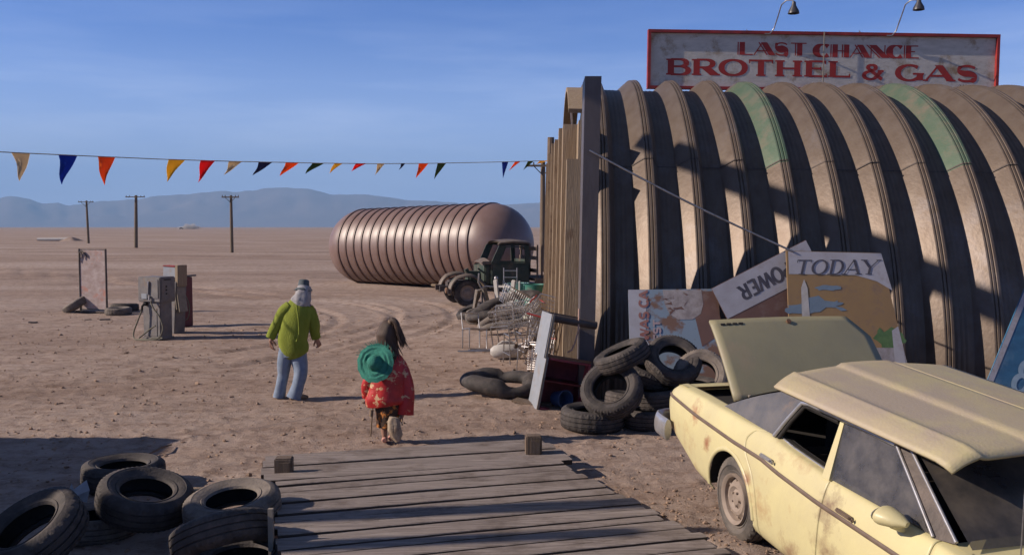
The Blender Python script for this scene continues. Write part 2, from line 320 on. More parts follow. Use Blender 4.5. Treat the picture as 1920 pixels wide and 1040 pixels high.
# ------------------------------------------------------------ ground
def vnoise(x, y, seed=0):
    xi = np.floor(x).astype(np.int64); yi = np.floor(y).astype(np.int64); xf = x - xi; yf = y - yi
    def h(a, b):
        n = (a * 374761393 + b * 668265263 + seed * 1442695041) & 0x7fffffff
        n = ((n ^ (n >> 13)) * 1274126177) & 0x7fffffff
        n = n ^ (n >> 16)
        return (n & 0xffff) / 65535.0
    u = xf * xf * (3 - 2 * xf); v = yf * yf * (3 - 2 * yf)
    return (h(xi, yi) * (1 - u) + h(xi + 1, yi) * u) * (1 - v) + (h(xi, yi + 1) * (1 - u) + h(xi + 1, yi + 1) * u) * v
def fbm(x, y, o=4, seed=0):
    s = 0; a = .5
    for k in range(o): s = s + a * (vnoise(x * 2 ** k, y * 2 ** k, seed + k) - .5); a *= .55
    return s
def zground(x, y):
    x = np.asarray(x, float); y = np.asarray(y, float)
    d = np.hypot(x, y)
    fade = np.clip((90 - d) / 60, 0, 1)
    z = fbm(x * .9, y * .9, 3, 3) * .07 * fade + fbm(x * 5.5, y * 5.5, 3, 9) * .034 * np.clip((34 - d) / 20, 0, 1)
    cl = np.maximum(fbm(x * 9, y * 9, 2, 21) - .08, 0) * .10 * np.clip((20 - d) / 8, 0, 1); z = z + cl
    # wheel tracks swinging round in front of the hut
    for cx_, cy_, rr in ((-9.5, 24.5, 6.3), (-9.5, 24.5, 7.9), (-10.5, 22.5, 6.0), (-10.5, 22.5, 7.5), (-8, 31, 7.2), (-8, 31, 8.8)):
        q = np.hypot(x - cx_, (y - cy_) * .8) - rr
        z = z - .035 * np.exp(-(q / .13) ** 2) * (x > cx_) + .016 * np.exp(-((np.abs(q) - .26) / .10) ** 2) * (x > cx_)
    for k in (0, 1.6):
        q = (y - 37 - k * 1.0 + (x + 14) * .95 * 1.0) ; z = z - .06 * np.exp(-(q / .3) ** 2) * (x < -9)
    # low swales seen as darker bands out on the flat
    z = z + .10 * np.sin(y * .33 + fbm(x * .05, y * .05, 2, 5) * 9) * np.clip((y - 28) / 25, 0, 1) * np.clip((260 - d) / 100, 0, 1) * (.4 + vnoise(x * .05, y * .09, 6))
    # the dip the car stands nose-down in, and the earth heaped at its rear wheel
    z = z - .42 * np.exp(-(((x - 3.5) / 1.3) ** 2 + ((y - 4.3) / 1.6) ** 2))
    z = z + .09 * np.exp(-(((x - 1.62) / .42) ** 2 + ((y - 6.85) / .5) ** 2))
    z = z - .05 * np.exp(-((x / 2.6) ** 2 + ((y - 4) / 3) ** 2))
    return z
def zg(x, y): return float(zground(x, y))
rs = [0.0, 1.2]
while rs[-1] < 45: rs.append(rs[-1] + max(.045, .0062 * rs[-1]))
while rs[-1] < 14000: rs.append(rs[-1] * 1.07)
an = [-180 + i * 4 for i in range(33)]                       # coarse behind, fine in front
an = sorted(set([round(a, 4) for a in list(np.arange(40, 320, 7.0))] + [round(a, 4) for a in list(np.linspace(-40, 40, 400)[1:-1])]))
an = np.radians(np.array(an)); rs_ = np.array(rs[1:])
AA, RR = np.meshgrid(an, rs_); X = RR * np.sin(AA); Y = RR * np.cos(AA)
Z = zground(X, Y); nr, na = X.shape
co = np.stack([X, Y, Z], -1).reshape(-1, 3); co = np.vstack([co, [[0, 0, -.05]]])
i0 = np.arange(nr - 1)[:, None] * na; j0 = np.arange(na)[None, :]; j1 = (j0 + 1) % na
q = np.stack([i0 + j0, i0 + j1, i0 + na + j1, i0 + na + j0], -1).reshape(-1, 4)
me = bpy.data.meshes.new('ground')
faces = q[:, ::-1].tolist() + [[int(j), int((j + 1) % na), nr * na] for j in range(na)]
me.from_pydata(co.tolist(), [], faces)
b = bmesh.new(); b.from_mesh(me); bmesh.ops.recalc_face_normals(b, faces=b.faces[:])
if b.faces[0].normal.z < 0: bmesh.ops.reverse_faces(b, faces=b.faces[:])
b.to_mesh(me); b.free()
me.polygons.foreach_set('use_smooth', [True] * len(me.polygons))
ground = bpy.data.objects.new('ground', me); col.objects.link(ground); tag(ground, 'dry churned desert dirt stretching flat to the mountains', kind='structure')
m = bpy.data.materials.new('desert_dirt'); m.use_nodes = True; nt = m.node_tree; L = nt.links.new; b = nt.nodes['Principled BSDF']
b.inputs['Roughness'].default_value = .95; b.inputs['Specular IOR Level'].default_value = .15
tc = N(nt, 'ShaderNodeTexCoord')
def noise(scale, st=(1, 1, 1), det=6, ro=.65, off=(0, 0, 0)):
    mp = N(nt, 'ShaderNodeMapping'); mp.inputs['Scale'].default_value = st; mp.inputs['Location'].default_value = off
    n = N(nt, 'ShaderNodeTexNoise'); n.inputs['Scale'].default_value = scale; n.inputs['Detail'].default_value = det; n.inputs['Roughness'].default_value = ro
    L(tc.outputs['Object'], mp.inputs[0]); L(mp.outputs[0], n.inputs[0]); return n.outputs[0]
def rng(s, a, b_, c=0, d=1):
    r = N(nt, 'ShaderNodeMapRange'); r.inputs[1].default_value = a; r.inputs[2].default_value = b_; r.inputs[3].default_value = c; r.inputs[4].default_value = d
    L(s, r.inputs[0]); return r.outputs[0]
def mx(f, a, b_):
    x = N(nt, 'ShaderNodeMixRGB'); L(f, x.inputs[0])
    for i, v in ((1, a), (2, b_)):
        if isinstance(v, tuple): x.inputs[i].default_value = (*v, 1)
        else: L(v, x.inputs[i])
    return x.outputs[0]
c = mx(rng(noise(.35, (.45, 1.2, 1)), .38, .62), (.35, .262, .212), (.245, .177, .140))
c = mx(rng(noise(.08, (.30, 1.3, 1), 9, .75, (3, 9, 0)), .44, .60), c, (.42, .335, .285))
c = mx(rng(noise(3.2, (1, 1.3, 1), 8, .75, (1, 2, 0)), .45, .72), c, (.15, .092, .062))
c = mx(rng(noise(14, (1, 1, 1), 6, .8), .5, .75), c, (.41, .31, .245))
L(c, b.inputs['Base Color'])
ad = N(nt, 'ShaderNodeMath', operation='ADD'); sc2 = N(nt, 'ShaderNodeMath', operation='MULTIPLY'); sc2.inputs[1].default_value = .35
L(noise(9, (1, 1, 1), 9, .78), ad.inputs[0]); L(noise(38, (1, 1, 1), 4, .7), sc2.inputs[0]); L(sc2.outputs[0], ad.inputs[1])
bp = N(nt, 'ShaderNodeBump'); bp.inputs['Strength'].default_value = .9; bp.inputs['Distance'].default_value = .035
L(ad.outputs[0], bp.inputs['Height']); L(bp.outputs[0], b.inputs['Normal'])
me.materials.append(m); MT['dirt'] = m

# clods and pebbles lying on the near ground (nobody could count them)
random.seed(4); g = G()
clod = mat('clod', (.24, .16, .11), (.31, .215, .155), 6, .95)
ico = bmesh.new(); bmesh.ops.create_icosphere(ico, subdivisions=1, radius=1); ico.verts.index_update()
iv = [v.co.copy() for v in ico.verts]; fi = [[v.index for v in f.verts] for f in ico.faces]; ico.free()
for k in range(9000):
    y = 5.6 + 22 * random.random() ** 1.8; x = (random.random() * 2 - 1) * y * .60
    if random.random() < .16: x = 1.2 + random.random() * 1.6; y = 5.6 + random.random() * 3; near = 1
    else: near = 0
    s = .004 + .014 * random.random() ** 4 + (.014 * random.random() ** 9)
    s *= min(1.6, .7 + y / 16) * (.75 if near else 1)
    mt = M.Translation((x, y, zg(x, y) + s * .2)) @ M.Rotation(random.random() * 6, 4, 'Z') @ M.Diagonal((s * random.uniform(.7, 1.4), s * random.uniform(.7, 1.2), s * random.uniform(.5, .9), 1))
    g.add([p * random.uniform(.6, 1.3) for p in iv], fi, 0, mt)
tag(g.obj('clods', clod, recalc=False), 'small clods of earth and pebbles strewn over the dirt', kind='stuff')

# mountains
MP = [(-900, 372), (-600, 358), (-300, 380), (-120, 362), (0, 368), (20, 366), (60, 373), (85, 380), (110, 377), (130, 383), (190, 378), (230, 376), (300, 367), (380, 358), (450, 353), (500, 350), (540, 350), (585, 352), (620, 361), (690, 362), (760, 372), (850, 377), (900, 383), (950, 381), (1040, 377), (1200, 365), (1400, 350), (1600, 372), (1900, 360), (2300, 350), (2900, 372)]
DM = 12000.0
xs = np.linspace(-900, 2900, 520); hs = np.interp(xs, [p[0] for p in MP], [p[1] for p in MP])
hs = (425 - hs) / F * DM; wx = (xs - 960) / F * DM
rows = []
nj = 26
for j in range(nj):
    t = j / (nj - 1); yy = DM - 1500 + 2400 * t
    env = np.clip(t / .62, 0, 1) ** 1.25 if True else 0
    zz = hs * env
    if t > .62: zz = hs * (1 - (t - .62) / .38 * .9)
    rug = fbm(wx / 600 + 40, np.full_like(wx, yy / 500), 5, 31) * 260 * min(1, t * 2.2) * (1 if t < .6 else .6)
    zz = zz + rug * (0.25 + .75 * math.sin(math.pi * min(t / .62, 1)))
    zz = zz + fbm(wx / 260 + 11, np.full_like(wx, 3.0), 3, 77) * 40 * (t > .3)
    if j == 0: zz = zz * 0 - 15
    rows.append([(wx[i] * yy / DM, yy, float(zz[i])) for i in range(len(xs))])
g = G(); g.grid(rows, flip=True)
mtn = g.obj('hills', mat('mountain_rock', (.17, .125, .11), (.23, .17, .14), .002, .95, 0, 0), smooth=60, recalc=False)
tag(mtn, 'long low desert mountain range fading blue in haze', kind='structure')

# ------------------------------------------------------------ quonset hut
HX, HY, HR = 1.28, 18.4, 5.17
hut = empty('quonset_hut', (HX, HY, 0), 'large ribbed tan quonset hut with green panels and rooftop sign above', 'hut')
hut.rotation_euler = (0, R(1.1), R(-2.0))
p = .705; NR = 19
prof = [(0, 0), (.035, .006), (.07, 0), (.105, .006), (.14, 0), (.185, 0), (.20, .004), (.215, .02), (.30, .103), (.395, .189), (.41, .196), (.422, .196), (.430, .178), (.442, .199), (.470, .203), (.482, .186), (.494, .207), (.528, .206), (.538, .198), (.58, .10), (.612, .02), (.63, .002), (.665, .006)]
xs = []; ks = []
x0 = .48
for i in range(-1, NR):
    for s_, r_ in prof:
        xx = x0 + i * p + s_
        if xx >= 0: xs.append((xx, r_, i))
NA = 190; seam = [R(42), R(84), R(138)]
rows = []
for j in range(NA + 1):
    a = math.pi * j / NA
    row = []
    for xx, r_, i in xs:
        th = a
        lap = .010 if th > seam[0] else 0
        if th > seam[1]: lap = 0.0
        rr = HR + r_ + lap + .006 * math.sin(xx * 3.1 + th * 5) + .008 * mnoise.noise((xx * 1.3, th * 4, 0))
        row.append((xx, -rr * math.cos(th), rr * math.sin(th)))
    rows.append(row)
g = G()
gi = {3, 7, 11}
def mfn(j, i):
    a = math.pi * (j + .5) / NA; idx = xs[i][2]; s_ = xs[i][0] - (x0 + idx * p)
    return 1 if (idx in gi and .19 < s_ < .53 and seam[0] < a < seam[1]) else 0
g.grid(rows, mfn=mfn)
# inner face so that the sheet has thickness at its end
g.grid([[(0, r[0][1], r[0][2]) for r in rows], [(0, r[0][1] * .985, r[0][2] * .985) for r in rows]])
shell = g.obj('shell', [sub('shell'), sub('shell_green')], hut, smooth=14, recalc=False)
for k_, a_ in enumerate((seam[0], seam[1])):
    g = G(); g.grid([[(xx, -(HR + r_ + .016) * math.cos(a_ + da), (HR + r_ + .016) * math.sin(a_ + da)) for xx, r_, i in xs] for da in (-.0022, .0022)]); g.obj('seam', sub('dark_metal'), hut, recalc=False)
# end wall (facing left) of upright boards
g = G(); random.seed(2); yy = -4.45; d = 0
while yy < 4.9:
    wdt = random.choice((.45, .6, .8, .95)); d = (.20 if d < .08 else random.choice((0, .05))); zt = 4.22 + random.uniform(-.05, .06)
    if abs(yy) > 3.3: zt = min(zt, math.sqrt(max(HR ** 2 - (yy) ** 2, 1)) + .9)
    g.box((-.12 - d / 2 - .036 * (yy + 4.45), yy + wdt / 2, zt / 2), (.06 + d, wdt - .015, zt)); yy += wdt
g.obj('end_wall', sub('tanwood'), hut)
g = G(); g.grid([[(.06, -(HR - .05) * math.cos(math.pi * j / 40), (HR - .05) * math.sin(math.pi * j / 40)) for j in range(41)], [(.06, -(HR - .05) * math.cos(math.pi * j / 40), 0) for j in range(41)]])
g.obj('gable', sub('dark_metal'), hut, recalc=False)
# wooden fascia following the arch over the end wall
def arcbox(g, r0, r1, xa, xb, a0, a1, n=26):
    rr = []
    for j in range(n + 1):
        a = a0 + (a1 - a0) * j / n; c, s_ = -math.cos(a), math.sin(a)
        rr.append([(xa, c * r0, s_ * r0), (xb, c * r0, s_ * r0), (xb, c * r1, s_ * r1), (xa, c * r1, s_ * r1), (xa, c * r0, s_ * r0)])
    g.grid(rr); g.add(rr[0][:4], [(0, 1, 2, 3)]); g.add(rr[-1][:4], [(3, 2, 1, 0)])
g = G(); arcbox(g, HR - .02, HR + .06, -.30, .0, R(60), R(118)); g.obj('fascia', sub('tanwood'), hut)
g = G(); g.cyl((-.55, 4.75, 0), (-.55, 4.75, 4.75), .085, seg=10); g.obj('corner_post', sub('woodbrown'), hut)
g = G(); g.cyl((-.14, -1.0, 4.0), (-.14, -3.1, 3.2), .04, seg=8); g.cyl((-.2, -.6, 4.9), (-.2, -2.6, 4.1), .035, seg=8); g.obj('brace', sub('dark_metal'), hut)
# upright flashing board at the near corner: a folded sheet, leaning a little
g = G()
tl, tr = PY(1097, 143, 12.62), PY(1128, 143, 12.62); bl_, br = PY(1084, 762, 12.62), PY(1112, 757, 12.62)
bl_.z = br.z = -.03
g.slab([tl, tr, br, bl_], .03, nu=1, nv=8)
tl2 = tl + V((.005, .5, -.02)); bl2 = bl_ + V((.005, .5, 0))
g.slab([tl2, tl, bl_, bl2], .02, nu=1, nv=8)
o = g.obj('corner_board', sub('flash')); 
o.parent = hut; bpy.context.view_layer.update(); o.matrix_parent_inverse = hut.matrix_world.inverted()

# ------------------------------------------------------------ lettering
def arc(cx, cy, rx, ry, a0, a1, n=14): return [(cx + rx * math.cos(R(a0 + (a1 - a0) * i / n)), cy + ry * math.sin(R(a0 + (a1 - a0) * i / n))) for i in range(n + 1)]
# glyph: (advance, [ (points, width mode, serif at start, serif at end) ]);  mode: None = broad nib, 'n' thin, 'k' thick
GL = {
 'A': (1.0, [([(.06, 0), (.48, 1)], 'n', 1, 0), ([(.48, 1), (.90, 0)], 'k', 0, 1), ([(.2, .33), (.74, .33)], 'n', 0, 0)]),
 'B': (.88, [([(.2, 0), (.2, 1)], 'k', 1, 1), ([(.2, .97), (.5, .97)] + arc(.5, .75, .22, .22, 90, -90) + [(.2, .53)], None, 0, 0), ([(.2, .53), (.5, .53)] + arc(.52, .28, .27, .25, 90, -90) + [(.2, .03)], None, 0, 0)]),
 'C': (.85, [(arc(.47, .5, .36, .47, 42, 318, 22), None, 0, 0)]),
 'D': (.9, [([(.2, 0), (.2, 1)], 'k', 1, 1), ([(.2, .97), (.42, .97)] + arc(.42, .5, .38, .47, 90, -90, 18) + [(.2, .03)], None, 0, 0)]),
 'E': (.82, [([(.2, 0), (.2, 1)], 'k', 1, 1), ([(.2, .96), (.76, .96)], 'n', 0, 2), ([(.2, .52), (.6, .52)], 'n', 0, 2), ([(.2, .04), (.8, .04)], 'n', 0, 2)]),
 'G': (.95, [(arc(.47, .5, .38, .47, 45, 330, 22), None, 0, 0), ([(.82, .44), (.82, .04)], 'k', 0, 0), ([(.58, .44), (.95, .44)], 'n', 0, 0)]),
 'H': (1.0, [([(.2, 0), (.2, 1)], 'k', 1, 1), ([(.8, 0), (.8, 1)], 'k', 1, 1), ([(.2, .5), (.8, .5)], 'n', 0, 0)]),
 'L': (.78, [([(.2, 0), (.2, 1)], 'k', 1, 1), ([(.2, .04), (.78, .04)], 'n', 0, 2)]),
 'N': (1.0, [([(.14, 0), (.14, 1)], 'n', 1, 0), ([(.14, 1), (.84, 0)], 'k', 0, 0), ([(.86, 0), (.86, 1)], 'n', 0, 1)]),
 'O': (1.0, [(arc(.5, .5, .40, .47, 0, 360, 30), None, 0, 0)]),
 'P': (.84, [([(.2, 0), (.2, 1)], 'k', 1, 1), ([(.2, .97), (.48, .97)] + arc(.48, .71, .25, .26, 90, -90) + [(.2, .45)], None, 0, 0)]),
 'R': (.95, [([(.2, 0), (.2, 1)], 'k', 1, 1), ([(.2, .97), (.5, .97)] + arc(.5, .73, .24, .24, 90, -90) + [(.2, .49)], None, 0, 0), ([(.5, .5), (.84, 0)], 'k', 0, 1)]),
 'S': (.82, [(arc(.42, .73, .29, .24, 25, 270, 14) + arc(.42, .26, .31, .24, 90, -155, 14), 's', 0, 0)]),
 'T': (.9, [([(.45, 0), (.45, 1)], 'k', 1, 0), ([(.06, .96), (.84, .96)], 'n', 2, 2)]),
 'W': (1.3, [([(.05, 1), (.36, 0)], 'k', 1, 0), ([(.36, 0), (.65, 1)], 'n', 0, 0), ([(.65, 1), (.96, 0)], 'k', 0, 0), ([(.96, 0), (1.25, 1)], 'n', 0, 1)]),
 'Y': (.95, [([(.06, 1), (.48, .46)], 'k', 1, 0), ([(.9, 1), (.48, .46)], 'n', 1, 0), ([(.48, .48), (.48, 0)], 'k', 0, 1)]),
 '&': (.95, [([(.88, 0), (.28, .70)] + arc(.42, .78, .17, .17, 200, -60, 14) + arc(.36, .26, .28, .26, 110, 330, 14) + [(.82, .52)], None, 0, 0), ([(.68, .55), (.95, .55)], 'n', 0, 0)]),
 '8': (.8, [(arc(.4, .74, .24, .22, 0, 360, 22), None, 0, 0), (arc(.4, .27, .3, .25, 0, 360, 22), None, 0, 0)]),
 '2': (.8, [(arc(.4, .72, .27, .25, 170, -30, 14) + [(.12, .04)], None, 0, 0), ([(.1, .04), (.75, .04)], 'n', 0, 0)]),
 ' ': (.45, []),
}
class Txt:
    """paint: letters as thin raised strips; fr maps (u, v, lift) in metres on the panel to a world point"""
    def __init__(s, fr): s.g = G(); s.fr = fr; s.k = 0; s.mi = 0
    def strip(s, L_, R_):
        s.k += 1; e = .003 + .0002 * (s.k % 12)
        vs = [s.fr(u, v, e) for u, v in L_] + [s.fr(u, v, e) for u, v in R_]; n = len(L_)
        s.g.add(vs, [(i, i + 1, n + i + 1, n + i) for i in range(n - 1)], s.mi)
    def glyph(s, ch, u0, v0, wd, ht, thick, thin, serif, inline=False):
        for pts, mode, s0, s1 in GL[ch][1]:
            P = [V((u0 + x * wd, v0 + y * ht)) for x, y in pts]
            n = len(P); lf, rt = [], []
            loop = (P[0] - P[-1]).length < 1e-6
            for i in range(n):
                if loop and i in (0, n - 1): d = P[1] - P[-2]
                else: d = P[min(i + 1, n - 1)] - P[max(i - 1, 0)]
                d.normalize(); vy = abs(d.y)
                if mode == 'n': wv = thin
                elif mode == 'k': wv = thick
                elif mode == 's': wv = thin + (thick - thin) * (1 - vy) ** .8 if 0 < i / n < 1 and .2 < i / n < .8 else thin * 1.25
                else: wv = thin + (thick - thin) * vy ** 1.3
                nn = V((-d.y, d.x)) * wv / 2
                if mode in ('k', 'n') and abs(d.x) > .05 and vy > .2: nn = V((wv / 2 / max(vy, .4) * (-1 if d.y > 0 else 1), 0))
                lf.append(P[i] + nn); rt.append(P[i] - nn)
            if inline and mode == 'k':
                a = [l.lerp(r, .0) for l, r in zip(lf, rt)]; b_ = [l.lerp(r, .16) for l, r in zip(lf, rt)]
                c_ = [l.lerp(r, .28) for l, r in zip(lf, rt)]
                if (lf[0].x > rt[0].x): a, b_, c_, rt = rt, [r.lerp(l, .16) for l, r in zip(lf, rt)], [r.lerp(l, .28) for l, r in zip(lf, rt)], lf
                s.strip(a, b_); s.strip(c_, rt)
            else: s.strip(lf, rt)
            for e, q in ((s0, P[0]), (s1, P[-1])):
                if not serif or not e: continue
                if e == 1:
                    up = 1 if q.y < v0 + ht * .5 else -1; h_ = thin * .8; ww = thick * .5 + serif if mode == 'k' else thin * .5 + serif
                    s.strip([V((q.x - ww, q.y)), V((q.x + ww, q.y))], [V((q.x - ww, q.y + up * h_)), V((q.x + ww, q.y + up * h_))])
                else:
                    dn = ht * .17
                    y0 = q.y + thin / 2; y1 = q.y - dn
                    if q.y < v0 + ht * .3: y0, y1 = q.y - thin / 2, q.y + dn
                    elif q.y < v0 + ht * .7: y0, y1 = q.y - dn * .6, q.y + dn * .6
                    s.strip([V((q.x - thin * .45, y0)), V((q.x + thin * .45, y0))], [V((q.x - thin * .3, y1)), V((q.x + thin * .3, y1))])
    def word(s, txt, u0, u1, v0, ht, thick, thin, serif=0, inline=False, slant=0):
        tot = sum(GL[c][0] for c in txt); k = (u1 - u0) / tot; u = u0
        for c in txt: s.glyph(c, u, v0, k, ht, thick, thin, serif, inline); u += GL[c][0] * k

# ------------------------------------------------------------ rooftop sign
a, b_, d_ = PY(1213, 57, 18.45), PY(1871, 67, 18.6), PY(1213, 162, 18.45)
SW = (b_ - a).length; SH = a.z - d_.z + .06
sign = empty('rooftop_sign', (d_.x, d_.y, d_.z - .05), 'long weathered white sign with red frame and lettering above the hut roof', 'sign')
ud = (b_ - a).normalized(); sign.rotation_euler = (0, -math.asin(ud.z), math.atan2(ud.y, ud.x))
g = G(); g.box((SW / 2, .03, SH / 2), (SW - .08, .05, SH - .06)); g.obj('panel', sub('signwhite'), sign)
g = G(); t = .058
g.box((SW / 2, .0, SH - t / 2), (SW, .13, t)); g.box((SW / 2, .0, t / 2), (SW, .13, t)); g.box((t / 2, .0, SH / 2), (t, .128, SH - 2 * t)); g.box((SW - t / 2, .0, SH / 2), (t, .128, SH - 2 * t))
g.obj('frame', sub('redframe'), sign)
def su(px): return (px - 1213) / 658 * SW
def sv(py): return SH - (py - 57) / 104 * (SH - .06)
T = Txt(lambda u, v, e: (u, .005 - e, v))
T.word('LAST', su(1380), su(1512), sv(101), sv(77) - sv(101), .15, .022, .0, True)
T.word('CHANCE', su(1524), su(1722), sv(103), sv(79) - sv(103), .15, .022, .0, True)
hb = sv(110) - sv(140)
T.word('BROTHEL', su(1246), su(1592), sv(140) , hb, .128, .04, .032)
T.word('&', su(1616), su(1656), sv(143), hb * .93, .09, .045, 0)
T.word('GAS', su(1678), su(1836), sv(145), hb, .128, .04, .032)
T.g.obj('lettering', sub('red'), sign, recalc=False)
for px in (1260, 1540, 1820): g = G(); g.box((su(px), .12, SH / 2 - .1), (.07, .09, SH + .1)); g.cyl((su(px), .14, SH * .8), (su(px), 1.0, -.2), .03, seg=8); g.obj('backing', sub('dark_metal'), sign)
g = G(); g.box((su(1540), -.075, SH / 2), (.02, .012, SH)); g.obj('cable', sub('canvas'), sign)
def lampset(px, top, shx, shy):
    # gooseneck leaning out over the front of the sign
    base = V((su(px), -.07, SH - .06)); tp = V((su(px + (shx - px) * .55), -.45, sv(top)))
    sh = V((su(shx), -.72, sv(shy)))
    pts = [base + V((-.12, 0, -.0)), base + V((-.02, -.01, .0)), base + V((.05, -.03, .09)), base.lerp(tp, .55) + V((.0, 0, -.0)), tp + V((-.05, 0, -.06)), tp + V((.02, -.08, .01)), tp + V((.09, -.18, -.01)), V((sh.x, sh.y, sh.z + .2))]
    g = G(); g.ring(pts, .013, seg=8); arm = g.obj('lamp_arm', sub('wire'), sign, smooth=60)
    g = G(); g.lathe([(.02, .2), (.035, .19), (.045, .12), (.10, .02), (.11, -.03), (.10, -.03), (.04, .1), (.0, .12)], 20, M.Translation(sh))
    s_ = g.obj('lamp_shade', sub('black'), arm, smooth=40)
    s_.data.materials[0] = mat('lamp_enamel', (.03, .03, .04), (.05, .05, .06), 6, .4)
lampset(1440, 12, 1462, 36); lampset(1668, 8, 1687, 26)
for px, tp in ((1408, 46), (1623, 44)):
    g = G(); b0 = V((su(px - 6), .12, SH)); pk = V((su(px + 3), .5, sv(tp))); b1 = V((su(px + 10), .55, SH - .02))
    g.ring([b0, b0.lerp(pk, .6) + V((-.02, 0, .03)), pk, pk + V((.05, .03, -.02)), b1], .011, seg=6); g.obj('rear_bracket', sub('wire'), sign, smooth=60)

# guy wire slung along the front of the ribs
g = G(); A_ = PY(1105, 282, 12.55); B_ = PY(1480, 468, 12.35)
B_ = B_ + (B_ - A_) * .02
g.ring([A_.lerp(B_, i / 12) + V((0, 0, -.04 * math.sin(math.pi * i / 12))) for i in range(13)], .014, seg=8)
wire = g.obj('guy_wire', sub('wire'), smooth=60); tag(wire, 'thin diagonal guy wire running down from the corner board across the ribs', 'wire')
# ------------------------------------------------------------ picture panels leaning on the hut
def panel_frame(o_, u_, v_):       # o_: lower-left, u_: right unit, v_: up unit
    n = u_.cross(v_).normalized()   # towards the viewer for right x up
    return lambda u, v, e: o_ + u_ * u + v_ * v + n * e
def patch(fr, pts, lift=.003):
    g = G(); vs = [fr(u, v, lift) for u, v in pts]; g.add(vs, [tuple(range(len(vs)))]); return g
def blob(cx, cy, rx, ry, n=26, seed=0, amp=.25):
    return [(cx + rx * math.cos(t) * (1 + amp * mnoise.noise((math.cos(t) * 1.7 + seed, math.sin(t) * 1.7, seed * 3.1))), cy + ry * math.sin(t) * (1 + amp * 1.5 * mnoise.noise((math.cos(t) * 2.1 + seed, math.sin(t) * 2.1, 9 + seed)))) for t in [2 * math.pi * i / n for i in range(n)]]
def panel(name, quad, label, base, parts):
    """quad TL,TR,BR,BL world"""
    TL, TR, BR, BL = [V(q) for q in quad]
    u = (BR - BL).normalized(); n = u.cross(TL - BL).normalized(); v = n.cross(u)
    root = empty(name, BL, label, 'poster panel', 'printed poster panels leaning on the hut')
    g = G(); g.slab(quad, .025); o = g.obj('board', base, root); 
    for v_ in o.data.vertices: v_.co -= BL
    return root, panel_frame(V((0, 0, 0)), u, v), u, v
# 1: map-like panel with upright words
TL, TR = PY(1178, 543, 12.66), PY(1345, 541, 12.66); BL = V((TL.x, 12.22, 0.0)); BR = V((TR.x + .08, 12.22, 0.0))
rt, fr, u_, v_ = panel('poster_panel', (TL, TR, BR, BL), 'blue and brown panel behind the tyres with words WAS CA and WEST running upward', sub('postermap'), 0)
Wp = (BR - BL).length; Hp = (TL - BL).length
patch(fr, [(0, 0), (.30, 0), (.34, .5), (.30, .85), (.22, 1.0), (.26, Hp), (0, Hp)], .0025).obj('white_field', sub('posterwhite'), rt, recalc=False)
T = Txt(lambda uu, vv, e: fr(.27 - vv, uu, e + .002)); T.word('WAS CA', Hp - .72, Hp - .01, 0.0, .125, .036, .026); T.g.obj('lettering', sub('posterred'), rt, recalc=False)
T = Txt(lambda uu, vv, e: fr(.43 - vv, uu, e + .002)); T.word('WEST', Hp - .88, Hp - .42, 0, .095, .03, .022); T.g.obj('faint_lettering', sub('posterfade'), rt, recalc=False)
patch(fr, [(.48, Hp - .004), (1.02, Hp - .004), (1.04, Hp - .2), (1.0, Hp - .34), (.88, Hp - .42), (.68, Hp - .42), (.56, Hp - .34), (.50, Hp - .2)], .0055).obj('pale_patch', mat('poster_photo_grey', (.36, .33, .33), (.22, .19, .19), 9, .8), rt, recalc=False)
T = Txt(lambda uu, vv, e: fr(uu, vv, .0058 + e * .3)); random.seed(12)
for k in range(14):
    a = V((random.uniform(.54, .96), Hp - random.uniform(.06, .34))); T = Txt(lambda uu, vv, e, k=k: fr(uu, vv, .0058 + .0002 * k)); T.strip([a, a + V((random.uniform(-.12, .12), random.uniform(-.06, .06)))], [a + V((.004, .006)), a + V((random.uniform(-.1, .1), random.uniform(-.06, .06)))]); T.g.obj('scribble', sub('posterbrown'), rt, recalc=False)
patch(fr, [(.85, Hp - .02), (1.2, Hp - .02), (Wp - .02, Hp - .6), (1.0, Hp - .8), (.92, Hp - .4)], .004).obj('brown_patch', sub('posterbrown'), rt, recalc=False)
# 2: tilted panel, its word upside down
o0 = PY(1334, 541, 12.45); ux = (PY(1474, 469, 12.45) - o0).normalized(); vx = -(PY(1368, 595, 12.42) - o0).normalized()
vx = (vx - ux * vx.dot(ux)).normalized()
hs_ = .47; L2 = 1.45; D2 = 1.2
q = (o0, o0 + ux * L2, o0 + ux * L2 - vx * D2, o0 - vx * D2)
# lean it: bottom comes forward a little
rt, fr, u_, v_ = panel('poster_panel', q, 'tilted panel with the word POWER upside down, between the two larger panels', sub('posterbrown'), 0)
patch(fr, [(0.003, D2 - hs_), (L2 - .003, D2 - hs_), (L2 - .003, D2 - .003), (.003, D2 - .003)]).obj('white_band', sub('posterwhite'), rt, recalc=False)
T = Txt(lambda uu, vv, e: fr(1.10 - uu, D2 - .14 - vv, e + .001)); T.word('POWER', 0, .79, 0, .21, .046, .036); T.g.obj('lettering', sub('posterink'), rt, recalc=False)
